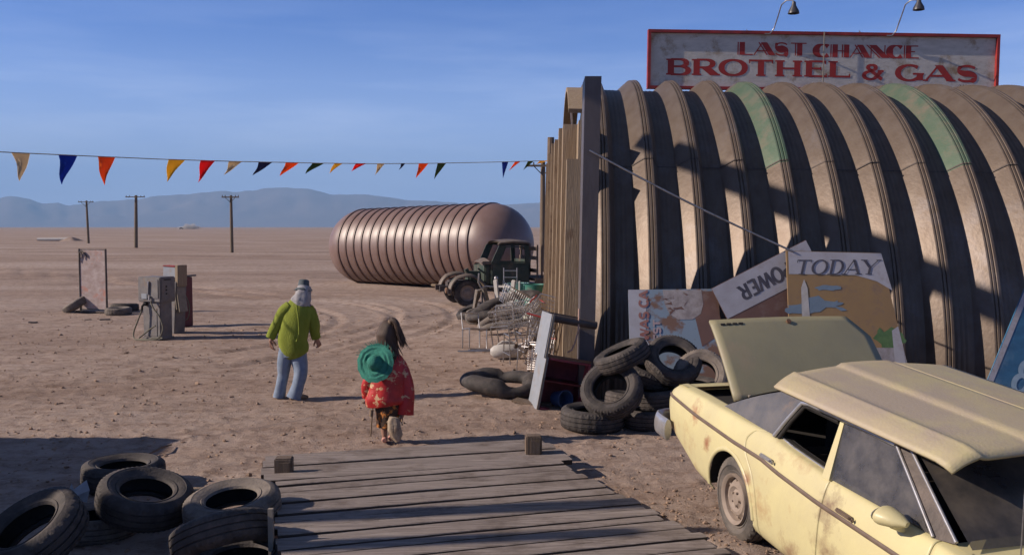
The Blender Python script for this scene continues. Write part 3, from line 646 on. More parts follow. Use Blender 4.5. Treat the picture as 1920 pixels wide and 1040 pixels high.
# 3: TODAY
TL, TR = PY(1474, 470, 12.36), PY(1651, 474, 12.36); BL = V((TL.x + .02, 12.02, 0.02)); BR = V((TR.x + .42, 12.02, 0.02))
rt, fr, u_, v_ = panel('poster_panel', (TL, TR, BR, BL), 'gold sky panel headed TODAY with white spire and green tree', sub('postergold'), 0)
Hp = (TL - BL).dot(v_)
def tp(px, py):                     # px of the photograph to panel metres
    k = 12.3 / F; return ((px - 1474) * k, Hp - (py - 470) * k)
patch(fr, [tp(1475, 471), tp(1650, 475), tp(1668, 545), tp(1640, 528), tp(1600, 516), tp(1475, 514)], .0025).obj('white_band', sub('posterwhite'), rt, recalc=False)
T = Txt(lambda uu, vv, e: fr(uu + (vv - tp(0, 515)[1]) * .25, vv, e + .003)); a0 = tp(1484, 515); a1 = tp(1640, 487)
T.word('TODAY', a0[0], a1[0], a0[1], a1[1] - a0[1], .034, .014, .028); T.g.obj('lettering', sub('posterink'), rt, recalc=False)
cl = [blob(*tp(1548, 540), .19, .035, seed=1, amp=.4), blob(*tp(1535, 572), .40, .085, seed=2, amp=.9), blob(*tp(1500, 582), .20, .06, seed=3, amp=.9)]
g = G()
for i, c_ in enumerate(cl): vs = [fr(u, v, .0026 + .0005 * i) for u, v in c_]; g.add(vs, [tuple(range(len(vs)))])
g.obj('blue_clouds', sub('posterblue'), rt, recalc=False)
patch(fr, [tp(1497, 640), tp(1514, 640), tp(1509, 540), tp(1503, 524), tp(1497, 540)], .0055).obj('spire', sub('white'), rt, recalc=False)
patch(fr, blob(*tp(1660, 635), .19, .14, seed=5, amp=.7), .0030).obj('tree', sub('postergreen'), rt, recalc=False)
g = G(); vs = [fr(*q_, .0034) for q_ in (tp(1600, 652), tp(1684, 652), tp(1692, 690), tp(1697, 730), tp(1600, 730))]; g.add(vs, [(0, 1, 2, 3, 4)])
g.obj('grey_ground', mat('poster_grey', (.22, .2, .2), (.34, .32, .34), 9, .8), rt, recalc=False)
g = G(); vs = [fr(*q_, .0042) for q_ in (tp(1664, 620), tp(1676, 612), tp(1684, 652), tp(1692, 730), tp(1670, 730))]; g.add(vs, [(0, 1, 2, 3, 4)]); g.obj('white_field', sub('posterwhite'), rt, recalc=False)
# 4: blue panel at the right edge
e0, e1 = PY(1922, 540, 11.3), PY(1852, 712, 11.1); dn = (e1 - e0).normalized(); rgt = V((.85, .10, .42)); rgt = (rgt - dn * rgt.dot(dn)).normalized()
e1 = e0 + dn * 2.1
rt, fr, u_, v_ = panel('poster_panel', (e0, e0 + rgt * 1.3, e1 + rgt * 1.3, e1), 'tilted blue panel with pale border at the right edge beyond the car', sub('bluetarp'), 0)
Hp = 2.1
patch(fr, [(.002, .002), (.07, .002), (.07, Hp - .002), (.002, Hp - .002)]).obj('white_border', sub('posterwhite'), rt, recalc=False)
T = Txt(lambda uu, vv, e: fr(uu, vv, e + .001)); T.word('82', .28, .72, .86, .42, .07, .05); T.g.obj('lettering', mat('pale_blue_ink', (.22, .33, .42), (.3, .4, .48), 8, .7), rt, recalc=False)

# ------------------------------------------------------------ storage tank
TR_ = 1.62
tank = empty('storage_tank', (0, 0, 0), 'ribbed brown cylindrical storage tank with domed ends lying on the flat', 'tank')
cL = PY(686, 462, 40.0); cR = PY(925, 459, 35.6)
cen = (cL + cR) / 2; ax = (cR - cL); LT = ax.length; ax.normalize()
tank.location = (cen.x, cen.y, 0)
q = ax.to_track_quat('Z', 'Y').to_matrix().to_4x4()
g = G(); pr = []
for i in range(13): t = R(90 * i / 12); pr.append((TR_ * math.sin(t) + 1e-4, -LT / 2 - TR_ * math.cos(t) * .98))
for k in range(15):
    z0 = -LT / 2 + LT * k / 15; z1 = -LT / 2 + LT * (k + 1) / 15
    for q_ in (.12, .3, .5, .7, .88): pr.append((TR_ + .016 * math.sin(math.pi * q_), z0 + (z1 - z0) * q_))
for i in range(13): t = R(90 - 90 * i / 12); pr.append((TR_ * math.sin(t) + 1e-4, LT / 2 + TR_ * math.cos(t) * .98))
g.lathe(pr, 72, M.Translation((0, 0, cen.z)) @ q, fn=lambda r, z, i, k: (r * (1 + .004 * mnoise.noise((k * .3, z * .8, 1))), z))
g.obj('shell', sub('tank'), tank, smooth=50)
g = G()
for k in range(16):
    z0 = -LT / 2 + LT * k / 15
    g.lathe([(TR_ - .01, z0 - .05), (TR_ + .045, z0 - .042), (TR_ + .05, z0), (TR_ + .045, z0 + .042), (TR_ - .01, z0 + .05)], 72, M.Translation((0, 0, cen.z)) @ q)
g.obj('rings', sub('tankrib'), tank, smooth=30)
tank.location.z += TR_ - cen.z - .04 if False else 0
g = G(); g.box((0, 0, 0), (.3, .9, .08), bev=.03)
b0 = g.obj('broken_slab', sub('tanwood')); b0.location = PZ(828, 536, .12); b0.rotation_euler = (0, R(18), R(60)); tag(b0, 'small broken slab on the ground under the tank beside the old truck', 'slab')

# ------------------------------------------------------------ telegraph poles
def pole(px, base_y, top_y, lean, hw, r, label, y=None, brace=True):
    b_ = PZ(px[0], base_y, 0) if y is None else V((ray(px[0], base_y).x / ray(px[0], base_y).y * y, y, 0))
    tp_ = PY(px[1], top_y, b_.y); rt = empty('utility_pole', b_, label, 'utility pole', 'wooden utility poles out on the flat')
    g = G(); d = tp_ - b_; g.ring([V((0, 0, -.1)), d * .5, d], [r * 1.1, r, r * .8], 10); g.obj('shaft', sub('polewood'), rt, smooth=40)
    g = G(); zc = d * .965 ; g.box(zc + V((0, -r - .05, 0)), (2 * hw, .1, .11)); g.obj('crossarm', sub('polewood'), rt)
    if brace:
        for s_ in (-1, 1): g = G(); g.cyl(zc + V((s_ * hw * .62, -r - .1, 0)), zc + V((0, -r - .03, -hw * .62)), .025, seg=6); g.obj('brace', sub('dark_metal'), rt)
    for s_ in (-.93, -.6, .6, .93): g = G(); g.cyl(zc + V((s_ * hw, -r - .05, .05)), zc + V((s_ * hw, -r - .05, .2)), .045, .03, seg=6); g.obj('insulator', sub('dark_metal'), rt)
pole((166, 162), 456, 376, 0, 1.15, .17, 'farthest and thinnest utility pole, leftmost on the flat')
pole((255, 255), 464, 366, 0, 1.15, .2, 'utility pole standing between the farthest pole and the nearer one on the flat', brace=False)
pole((435, 433), 475, 366, 0, .8, .15, 'utility pole left of the brown tank, with braced crossarm')
pole((1017, 1018), 520, 304, 0, .85, .155, 'tall utility pole rising behind the old truck beside the hut', y=50)
# fallen pole with heaped dirt at one end
rt = empty('fallen_pole', PZ(110, 451, 0), 'pale fallen pole lying flat far off at left, butt raised on dirt', 'pole')
g = G(); y_ = 158; a = PY(70, 449, y_); b_ = PY(124, 450, y_); c_ = PY(136, 447, y_); o_ = rt.location
for q in (a, b_): q.z = .3
g.ring([a - o_, b_ - o_, c_ - o_ + V((0, 0, 0))], [.25, .3, .25], 8); g.obj('shaft', sub('white'), rt, smooth=50)
g = G(); m0 = PY(134, 451, 158) - o_; m0.z = 0
g.lathe([(.001, .75), (.5, .62), (1.1, .35), (1.9, 0)], 14, M.Translation(m0), fn=lambda r, z, i, k: (r * (1 + .2 * math.sin(k * 2.3)), z)); g.obj('dirt_heap', sub('dirt'), rt, smooth=60)

# ------------------------------------------------------------ bunting
Lp = PY(0, 285, 13.0); Rp = PY(1038, 300, 22.4)
def on_line(px, py):
    r = ray(px, py); k = r.x / r.y        # x = k*y ; line through Lp,Rp in plan
    dx, dy = Rp.x - Lp.x, Rp.y - Lp.y
    t = (k * Lp.y - Lp.x) / (dx - k * dy); y = Lp.y + dy * t
    return PY(px, py, y)
sag = [(-460, 262), (-260, 272), (0, 285), (150, 292), (300, 298.5), (430, 302.5), (600, 306), (700, 307), (800, 306.5), (930, 304), (1036, 301)]
def sy(px): return float(np.interp(px, [a for a, _ in sag], [b for _, b in sag]))
rt = empty('bunting', (Rp.x, Rp.y, 0), 'string of faded coloured pennants stretched from the hut across the sky', 'bunting')
O_ = rt.location.copy()
g = G(); g.ring([V((-10.9, 9.3, 3.55)) - O_] + [on_line(px, sy(px)) - O_ for px in range(-260, 1040, 20)], .007, seg=6); g.obj('cord', sub('canvas'), rt, smooth=60)
FL = [(21, 56, 38, 340, 'beige'), (108, 143, 116, 346, 'blue'), (182, 214, 195, 347, 'orange'), (316, 347, 312, 341, 'yellowf'), (377, 404, 371, 342, 'redf'), (430, 455, 420, 328, 'beige'), (485, 511, 474, 329, 'navy'), (535, 560, 525, 330, 'orange'), (585, 607, 572, 326, 'greenf'), (627, 642, 617, 325, 'yellowf'), (668, 687, 658, 321, 'redf'), (708, 722, 703, 328, 'beige'), (752, 760, 748, 319, 'navy'), (785, 803, 780, 334, 'orange'), (820, 836, 814, 336, 'greenf'), (941, 953, 943, 334, 'blue'), (966, 976, 954, 320, 'orange'), (990, 1001, 981, 319, 'greenf'), (1012, 1030, 1005, 308, 'yellowf'), (-75, -38, -60, 328, 'greenf'), (-160, -120, -140, 322, 'redf')]
for k, (a, b_, tx, ty, c_) in enumerate(FL):
    A = on_line(a, sy(a)); B = on_line(b_, sy(b_)); T0 = on_line((a + b_) / 2, ty); T_ = PY(tx, ty, T0.y - .1 - .12 * random.random())
    rows = []
    for i in range(7):
        t = i / 6; l = A.lerp(T_, t); r = B.lerp(T_, t); rr = []
        for j in range(5):
            s_ = j / 4; q = l.lerp(r, s_); q = q + V((0, 1, 0)) * (.05 * math.sin(s_ * 5 + t * 4 + k) * t * (1 - t) * 2 + .03 * math.sin(t * 5 + k)); rr.append(q - O_)
        rows.append(rr)
    g = G(); g.grid(rows); bk = [[q + V((.002, .004, 0)) for q in r_] for r_ in rows]; g.grid(bk, flip=True)
    o = g.obj('pennant', sub('flag_' + c_), rt, smooth=60, recalc=False)

# ------------------------------------------------------------ tyres
def tyre_mesh(Rr=.37, w_=.24, ri=.2, lug=True, m_='rubber'):
    h = w_ / 2
    pr = [(ri, -h * .6), (ri + .012, -h * .78), (ri + .03, -h * .86), (ri + .035, -h * .80), (ri + .075, -h * .99), (Rr - .075, -h * 1.0), (Rr - .07, -h * 1.03), (Rr - .06, -h * 1.0), (Rr - .028, -h * .9), (Rr - .008, -h * .76),
          (Rr - .002, -h * .5), (Rr - .016, -h * .47), (Rr - .016, -h * .41), (Rr, -h * .38), (Rr + .001, -h * .06), (Rr - .015, -h * .04)]
    pr = pr + [(r, -z) for r, z in reversed(pr)]
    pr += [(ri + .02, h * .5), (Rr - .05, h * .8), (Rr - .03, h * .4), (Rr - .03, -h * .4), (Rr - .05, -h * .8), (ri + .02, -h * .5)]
    sh = {8, 9, 22, 23}; mid = {10, 13, 18, 21}
    n = len(pr)
    def fn(r, z, i, k):
        if lug:
            if i in (8, 9, n - 6 - 10, n - 6 - 9) and k % 2: r -= .012
            if i in (10, 13, 14, 17, 18, 21) and k % 4 == 0: r -= .006
        return r, z
    g = G(); g.lathe(pr, 112, closed=True, fn=fn)
    for q in range(len(g.f)):
        i = q % n
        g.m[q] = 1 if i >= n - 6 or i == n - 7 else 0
    return g
def bake(g, wob=0.0, seed=0):
    if wob:
        for i, p in enumerate(g.v):
            k = 1 + wob * mnoise.noise((p[0] * 2.5 + seed, p[1] * 2.5, seed)); g.v[i] = (p[0] * k, p[1] * k, p[2] * (1 + wob * mnoise.noise((p[0] * 2 + seed, p[1] * 2, 5))))
    return g
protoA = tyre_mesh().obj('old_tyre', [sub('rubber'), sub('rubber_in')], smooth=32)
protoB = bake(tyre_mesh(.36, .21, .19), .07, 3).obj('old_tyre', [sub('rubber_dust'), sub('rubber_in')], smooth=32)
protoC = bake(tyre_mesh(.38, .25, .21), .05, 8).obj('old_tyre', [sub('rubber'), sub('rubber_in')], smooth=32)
protos = {'A': protoA, 'B': protoB, 'C': protoC}; used = set()
def tyre(kind, loc, ax, label, grp, s=1.0, spin=0.0):
    o = protos[kind]
    if kind in used: o = o.copy(); col.objects.link(o)
    used.add(kind)
    o.matrix_world = axis_mat(loc, ax, spin, s)
    tag(o, label, 'tyre', grp); return o
GLf = 'old tyres dumped left of the ramp'
def at(px, py, z): return PZ(px, py, z)
tyre('C', at(232, 888, .13), (.03, .0, 1), 'upright-sided tyre lying flat at the back of the left pile', GLf, 1.0, .3)
tyre('A', at(272, 934, .32), (.24, -.16, .96), 'tyre tilted on top in the middle of the left pile', GLf, 1.0, 1.0)
tyre('B', at(436, 950, .27), (-.05, -.14, .98), 'pale sunlit tyre lying next to the ramp edge', GLf, 1.05, 2)
tyre('C', at(62, 1000, .30), (-.30, -.42, .85), 'large tyre tipped toward the viewer at the left edge', GLf, 1.0, .7)
tyre('B', at(178, 980, .10), (.05, .02, 1), 'low half-hidden tyre wedged between the large left tyre and its neighbour', GLf, .92, 0)
tyre('A', at(416, 1006, .28), (-.30, .42, .85), 'tyre leaning with its tread outward in front of the pale one', GLf, .96, .2)
tyre('C', at(452, 1062, .12), (0, 0, 1), 'tyre under the leaning one at the bottom edge of the picture', GLf, .95, .2)
GR = 'old tyres heaped by the hut corner'
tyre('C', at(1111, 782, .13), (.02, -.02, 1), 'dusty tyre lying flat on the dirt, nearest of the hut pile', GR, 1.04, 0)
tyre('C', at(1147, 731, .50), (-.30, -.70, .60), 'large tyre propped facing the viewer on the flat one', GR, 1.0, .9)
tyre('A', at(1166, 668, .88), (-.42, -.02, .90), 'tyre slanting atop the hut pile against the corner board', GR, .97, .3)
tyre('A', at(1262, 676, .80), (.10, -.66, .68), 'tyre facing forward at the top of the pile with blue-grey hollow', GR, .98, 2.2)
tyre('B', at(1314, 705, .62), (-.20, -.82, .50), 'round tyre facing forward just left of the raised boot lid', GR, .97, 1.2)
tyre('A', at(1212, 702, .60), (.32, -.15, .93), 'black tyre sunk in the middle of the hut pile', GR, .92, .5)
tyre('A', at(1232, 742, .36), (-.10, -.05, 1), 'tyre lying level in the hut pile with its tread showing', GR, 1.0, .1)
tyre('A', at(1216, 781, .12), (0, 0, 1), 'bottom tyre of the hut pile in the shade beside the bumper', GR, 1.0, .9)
tyre('A', V((2.32, 11.85, .12)), (0, 0, 1), 'bottom tyre hidden behind the car tail', GR, 1.0, .9)
tyre('A', V((2.40, 11.95, .37)), (.05, 0, 1), 'second tyre up from the ground behind the car tail', GR, 1.0, .4)
tyre('C', V((1.55, 11.75, .22)), (.1, .1, 1), 'low tyre at the back of the hut pile', GR, .9, .4)
GT = 'tyres around the standing rusted sign'
tyre('B', at(222, 583, .10), (0, -.02, 1), 'tyre lying flat at the right foot of the rusted sign', GT, 1.0)
tyre('A', at(234, 577, .08), (0, .06, 1), 'thin tyre lying behind the right foot of the rusted sign', GT, 1.08)
tyre('B', at(143, 571, .22), (-.50, -.12, .85), 'tyre leaning at the left foot of the rusted sign', GT, 1.12)
GJ = 'tyres near the old truck'
tyre('A', at(882, 586, .17), (-.35, -.2, .9), 'tyre leaning near the front wheel of the old truck', GJ, 1.05)
tyre('B', at(899, 594, .16), (.05, -.35, .93), 'tyre with an open centre between the truck wheel and the chair frames', GJ, 1.05)

# ------------------------------------------------------------ ramp
ramp = empty('wooden_ramp', (0, 8, 0), 'weathered grey plank ramp sloping down to the dirt between two end posts', 'ramp')
dirn = V((-.287, 1, 0)).normalized(); perp = V((dirn.y, -dirn.x, 0))
fl = PZ(495, 856, .13); frr = PZ(1014, 823, .13)
def rampz(d): return .14 + d * .047          # d metres back from the far end
random.seed(8)
def plank(g, c, L_, w_, th, z, slope, jit):
    rot = M((( perp.x, dirn.x, 0), (perp.y, dirn.y, 0), (0, 0, 1))).to_4x4() @ M.Rotation(-slope, 4, 'X') @ M.Rotation(jit, 4, 'Z')
    n = 14; rows = []
    hw = w_ / 2
    def ed(k, t): return .006 * mnoise.noise((t * 3.1, k * 7.7, c[1] * 3)) + .004 * mnoise.noise((t * 13, k * 3.3, c[1]))
    sec = [(-hw, -th), (-hw, -.006), (-hw + .008, 0), (0, .003), (hw - .008, 0), (hw, -.006), (hw, -th)]
    warp = random.uniform(-.008, .008)
    for i in range(n + 1):
        t = i / n; x = (t - .5) * L_
        rows.append([(x, a + ed(k, t * L_) * (1 if abs(a) > .01 else 0), b_ + warp * (t - .5) ** 2 * 4 + (.002 * mnoise.noise((x * 4, k * 1.0, 2)))) for k, (a, b_) in enumerate(sec)])
    mt = M.Translation(V((c[0], c[1], z))) @ rot
    rows = [[mt @ V(p) for p in r] for r in rows]
    g.grid(rows, mfn=lambda i, j: 1 if j in (0, 5) else 0); g.add(rows[0], [tuple(range(7))], 1); g.add(rows[-1], [tuple(reversed(range(7)))], 1)  # side and end faces take the painted shade colour
    g.grid([[r[0] for r in rows], [r[-1] for r in rows]])
# far step: four short boards
O8 = V((0, 8, 0)); frame = V((fl.x, fl.y, 0))
g = G(); sl = math.atan(.047)
far_w = (frr - fl).length
cfar = (fl + frr) / 2; cfar.z = 0; perp2 = (frr - fl); perp2.z = 0; perp2.normalize()
dirf = V((-perp2.y, perp2.x, 0)); perp_, dirn_ = perp, dirn
perp, dirn = perp2, dirf
d = .10
for k in range(4):
    wd = .29; c = cfar - dirn * (d) ; plank(g, c - O8 + V((0, 0, 0)), far_w + random.uniform(-.05, .05), wd - .055, .055, .142 + .012 * (k % 2) + .008 * k, 0, random.uniform(-.004, .004)); d += wd
step = g.obj('lower_step', [sub('wood'), sub('plankshade')], ramp, smooth=30)
g = G(); cc = cfar - dirn * .64 - O8; g.box((cc.x, cc.y, .055), (far_w - .1, 1.1, .08), M.Rotation(math.atan2(perp2.y, perp2.x), 3, 'Z')); g.obj('step_gap_shade', sub('gapshade'), ramp)  # dark block added under the step to paint shade into its gaps
perp, dirn = perp, dirn
# main deck
g = G(); k = 0
L0_ = PZ(512, 902, .20); R0_ = PZ(1045, 862, .20)
perp = (R0_ - L0_); W0 = perp.length; perp.z = 0; perp.normalize(); dirn = V((-perp.y, perp.x, 0))
e = (L0_ + R0_) / 2; e.z = 0; d = .0
skew = V((-.287 - dirn.x / dirn.y, 0, 0))      # the ramp runs a little askew to its boards
ramp_dir = V((-.287, 1, 0)).normalized()
while d < 6.2:
    wd = random.choice((.15, .18, .20, .22)); c = e - ramp_dir * (d + wd / 2)
    grow = .055 * min(d, 3.5)
    plank(g, c - O8 + perp * (grow * .5 + random.uniform(-.02, .02)), W0 + grow + random.uniform(-.04, .04), wd - random.uniform(.022, .042), .05, .20 + (d + wd / 2) * .047 + random.uniform(-.010, .010), sl, random.uniform(-.009, .009)); d += wd
g.obj('deck', [sub('wood'), sub('plankshade')], ramp, smooth=30)
g = G()
for s_ in (-1, 0, 1):
    a = e + perp * (s_ * (W0 / 2 - .08)) - O8; b_ = a - ramp_dir * 6.3
    u = (b_ - a).normalized(); ang = math.atan2(u.y, u.x); mid = (a + b_) / 2; mid.z = .20 + 3.15 * .047 - .05 - .085
    g.box(mid, (6.3, .07, .16), (M.Rotation(ang, 4, 'Z') @ M.Rotation(-sl, 4, 'Y')).to_3x3())
g.obj('side_beam', sub('woodbrown'), ramp)
g = G(); a = e - O8; b_ = a - ramp_dir * 6.2; mid = (a + b_) / 2; u = (b_ - a).normalized(); mid.z = .20 + 3.1 * .047 - .075
g.box(mid, (6.15, W0 - .3, .02), (M.Rotation(math.atan2(u.y, u.x), 4, 'Z') @ M.Rotation(-sl, 4, 'Y')).to_3x3()); g.obj('gap_shade_sheet', sub('gapshade'), ramp)  # near-black sheet added below the deck as painted shade for the gaps
g = G()
for px, yy in ((497, 0),): pass
for k in range(3):
    c = fl - O8 + perp2 * .06 - dirf * (.08 + .2 * k); g.box((c.x, c.y, .04), (.12, .16, .10))
g.obj('packing_block', sub('woodbrown'), ramp)
for px, py, hh in ((533, 893, .30), (1000, 856, .34)):
    c = PZ(px, py, .12) - O8; g = G()
    g.box((c.x, c.y, hh / 2 + .01), (.165, .14, hh), M.Rotation(.1, 3, 'Z'), bev=.012)
    g.box((c.x + .02, c.y - .0735, hh * .55), (.10, .012, hh * .72), M.Rotation(.1, 3, 'Z'), bev=.003)
    g.obj('end_post', sub('woodbrown'), ramp)
# stake at the left of the ramp
g = G(); c = PZ(522, 1022, .2); g.box((0, 0, .2), (.035, .03, .62)); o = g.obj('wooden_stake', sub('canvas')); o.location = (c.x - .02, c.y - .12, 0); tag(o, 'thin pale wooden stake standing against the left edge of the ramp', 'stake')

# scrap of paper, stick
g = G(); g.grid([[(-.09, 0, .0), (-.02, .03, .02), (.07, .0, .0)], [(-.10, .01, .09), (-.01, -.03, .07), (.09, .02, .11)], [(-.06, .0, .18), (-.03, -.02, .13), (.06, .03, .20)]])
o = g.obj('paper_scrap', sub('paper'), smooth=20); o.location = PZ(148, 942, .03); tag(o, 'pale blue crumpled scrap of paper among the left tyres', 'paper')
g = G(); a = PZ(277, 852, .03); b_ = PZ(322, 833, .02); mdl = (a + b_) / 2; g.ring([a - mdl, V((.01, .02, .02)), b_ - mdl], [.012, .014, .007], 6)
o = g.obj('stick', sub('woodbrown'), smooth=50); o.location = mdl; tag(o, 'small dark stick lying on the dirt behind the left tyres', 'stick')

# ------------------------------------------------------------ standing rusted sign
c0 = PZ(176, 586, 0)
rs = empty('rusted_sign', c0, 'tall rust-stained white sign board in a steel frame, standing on the flat', 'sign', rz=R(-14))
sw, shh = .86, 1.84
g = G(); g.box((0, 0, .10 + (shh - .10) / 2), (sw, .02, shh - .10), bev=.004); g.obj('panel', sub('rustsign'), rs)
g = G()
for s_ in (-1, 1): g.cyl((s_ * (sw / 2 + .015), 0, 0), (s_ * (sw / 2 + .015), 0, shh + .02), .03, seg=10)
g.cyl((-sw / 2, 0, shh + .0), (sw / 2, 0, shh + .0), .016, seg=8); g.cyl((-sw / 2, 0, .1), (sw / 2, 0, .1), .016, seg=8)
g.ring([(-sw / 2, -.03, shh - .35), (-sw / 2 + .03, -.05, shh - .1), (-sw / 2 + .1, -.06, shh - .03), (-sw / 2 + .2, -.05, shh - .12), (-sw / 2 + .26, -.03, shh - .22)], .018, seg=8)
g.ring([(-sw / 2 + .1, -.06, shh - .03), (-sw / 2 + .12, -.05, shh - .25)], .014, seg=8)
g.obj('frame', sub('dark_metal'), rs, smooth=50)
g = G(); g.box((0, .1, .03), (sw + .25, .4, .06), bev=.01); g.obj('base', sub('dark_metal'), rs)

# ------------------------------------------------------------ fuel pumps
def hose(g, pts, r=.017): 
    P = [V(p) for p in pts]; out = []
    for i in range(len(P) - 1):
        p0 = P[max(i - 1, 0)]; p1 = P[i]; p2 = P[i + 1]; p3 = P[min(i + 2, len(P) - 1)]
        for k in range(6):
            t = k / 6; out.append(.5 * ((2 * p1) + (p2 - p0) * t + (2 * p0 - 5 * p1 + 4 * p2 - p3) * t * t + (3 * p1 - p0 - 3 * p2 + p3) * t ** 3))
    out.append(P[-1]); g.ring(out, r, 8)
GP = 'derelict fuel pumps standing together'
c0 = PZ(297, 634, 0)
p1 = empty('fuel_pump', c0, 'grey fuel pump in front with wide head box and looped hoses', 'fuel pump', GP, rz=R(-24))
g = G(); g.box((0, 0, .42), (.50, .36, .86), bev=.015); g.box((0, 0, .02), (.56, .42, .05), bev=.01); g.box((-.04, -.184, .38), (.40, .012, .62), bev=.004); g.obj('cabinet', sub('pumpgrey'), p1)
g = G(); g.box((-.02, 0, 1.11), (.66, .46, .56), bev=.018); g.box((-.02, -.236, 1.13), (.56, .014, .42), bev=.004); g.box((.316, 0, 1.11), (.012, .38, .42), bev=.004); g.obj('head', sub('pumpgrey'), p1)
g = G(); g.box((-.14, -.248, .96), (.16, .014, .12), bev=.003); g.obj('plate', sub('bluegrey'), p1)
g = G()
for k in range(3): g.lathe([(.001, .0), (.02, 0), (.02, .012), (.001, .012)], 10, M.Translation((.324, -.06, 1.02 + k * .08)) @ M.Rotation(R(90), 4, 'Y'))
g.box((.325, -.02, 1.33), (.012, .2, .02)); g.obj('button', sub('black'), p1)
g = G(); g.box((.0, -.262, 1.15), (.03, .035, .30), M.Rotation(R(5), 3, 'Y'), bev=.008); g.box((.03, -.27, .93), (.05, .04, .10), bev=.01); g.obj('nozzle', sub('chrome'), p1)
g = G(); g.lathe([(.001, 0), (.05, 0), (.04, .06), (.001, .06)], 12, M.Translation((-.14, -.19, .79)) @ M.Rotation(R(90), 4, 'X'))
g.ring([(-.14, -.25, .79), (-.17, -.28, .74), (-.18, -.29, .64)], .025, 8)
g.obj('hose_collar', sub('black'), p1, smooth=40)
g = G()
hose(g, [(-.18, -.29, .64), (-.27, -.33, .40), (-.36, -.36, .16), (-.28, -.42, .03), (0, -.5, .02), (.28, -.46, .02), (.42, -.36, .03), (.35, -.25, .05), (.1, -.3, .04)])
hose(g, [(.06, -.26, .86), (.16, -.28, .70), (.34, -.28, .50), (.44, -.30, .26), (.36, -.36, .06), (.1, -.44, .03), (-.14, -.42, .03), (-.12, -.34, .10), (.1, -.30, .26), (.22, -.3, .32)])
g.obj('hose', sub('hose'), p1, smooth=60)
c0 = PZ(322, 627, 0) + V((0, .25, 0))
p2 = empty('fuel_pump', c0, 'slim grey fuel pump leaning behind with a red-topped white sign box', 'fuel pump', GP, rz=R(-24))
g = G(); g.box((0, 0, .62), (.34, .34, 1.24), M.Rotation(R(4), 3, 'Y'), bev=.015); g.obj('cabinet', sub('pumpgrey'), p2)
g = G(); g.box((.16, -.02, .95), (.03, .30, .75), M.Rotation(R(-7), 3, 'Y'), bev=.006); g.box((.22, -.02, .88), (.03, .26, .72), M.Rotation(R(-9), 3, 'Y'), bev=.006); g.obj('loose_panel', sub('canvas'), p2)
g = G(); g.box((-.03, 0, 1.42), (.44, .22, .30), M.Rotation(R(2), 3, 'Y'), bev=.012); g.obj('sign_box', sub('bluegrey'), p2)  # white box in blue-grey: its shaded tone is put into the colour
g = G(); g.box((-.06, -.02, 1.582), (.36, .20, .03), M.Rotation(R(2), 3, 'Y'), bev=.005); g.obj('red_cap', sub('redframe'), p2)
g = G(); g.box((.20, .0, 1.36), (.10, .3, .50), M.Rotation(R(1), 3, 'Y'), bev=.012); g.obj('side_post', sub('tanwood'), p2)
c0 = PZ(339, 612, 0) + V((0, .1, 0))
p3 = empty('fuel_pump', c0, 'dark red fuel pump with overhanging top, farthest right of the group', 'fuel pump', GP, rz=R(-24))
g = G(); g.box((0, 0, .62), (.34, .42, 1.24), bev=.015); g.obj('cabinet', sub('pumpred'), p3)
g = G(); g.box((.02, 0, 1.26), (.50, .5, .045), M.Rotation(R(-4), 3, 'Y'), bev=.01); g.box((.0, -.22, .76), (.35, .02, .035)); g.obj('top', sub('pumpgrey'), p3)
g = G(); hose(g, [(.18, -.05, .78), (.26, -.05, .62), (.30, -.05, .42), (.24, -.05, .22), (.15, -.05, .15)], .014); g.obj('hose', sub('hose'), p3, smooth=60)

# ------------------------------------------------------------ far car raising dust
c0 = PZ(340, 429.3, 0)
fc = empty('far_car', c0, 'tiny dark car far out on the flat trailing dust', 'car', rz=R(10))
g = G(); g.box((0, 0, .75), (4.4, 1.8, .7), bev=.15); g.box((-.2, 0, 1.35), (2.4, 1.6, .6), bev=.2); g.obj('body', sub('black'), fc, smooth=40)
for x_ in (-1.4, 1.4):
    for y_ in (-.8, .8): g = G(); g.cyl((x_, y_ - .12, .36), (x_, y_ + .12, .36), .36, seg=14); g.obj('wheel', sub('rubber_in'), fc)
dm = bpy.data.materials.new('dust'); dm.use_nodes = True; dn_ = dm.node_tree; dn_.nodes.remove(dn_.nodes['Principled BSDF'])
pv = N(dn_, 'ShaderNodeVolumePrincipled'); pv.inputs['Color'].default_value = (.9, .86, .84, 1); pv.inputs['Density'].default_value = .22
dn_.links.new(pv.outputs[0], dn_.nodes['Material Output'].inputs['Volume'])
bmx = bmesh.new(); bmesh.ops.create_icosphere(bmx, subdivisions=4, radius=1)
for v in bmx.verts:
    k = 1 + .5 * mnoise.noise(v.co * 2.2); v.co = V((v.co.x * 11 * k, v.co.y * 6 * k, max(v.co.z, -.1) * 4.6 * k * (1 + .4 * v.co.x)))
me = bpy.data.meshes.new('dust_cloud'); bmx.to_mesh(me); bmx.free(); me.materials.append(dm)
o = bpy.data.objects.new('dust_cloud', me); col.objects.link(o); o.location = c0 + V((4.0, 9, .6)); tag(o, 'small pale plume of dust behind the far car', kind='stuff')
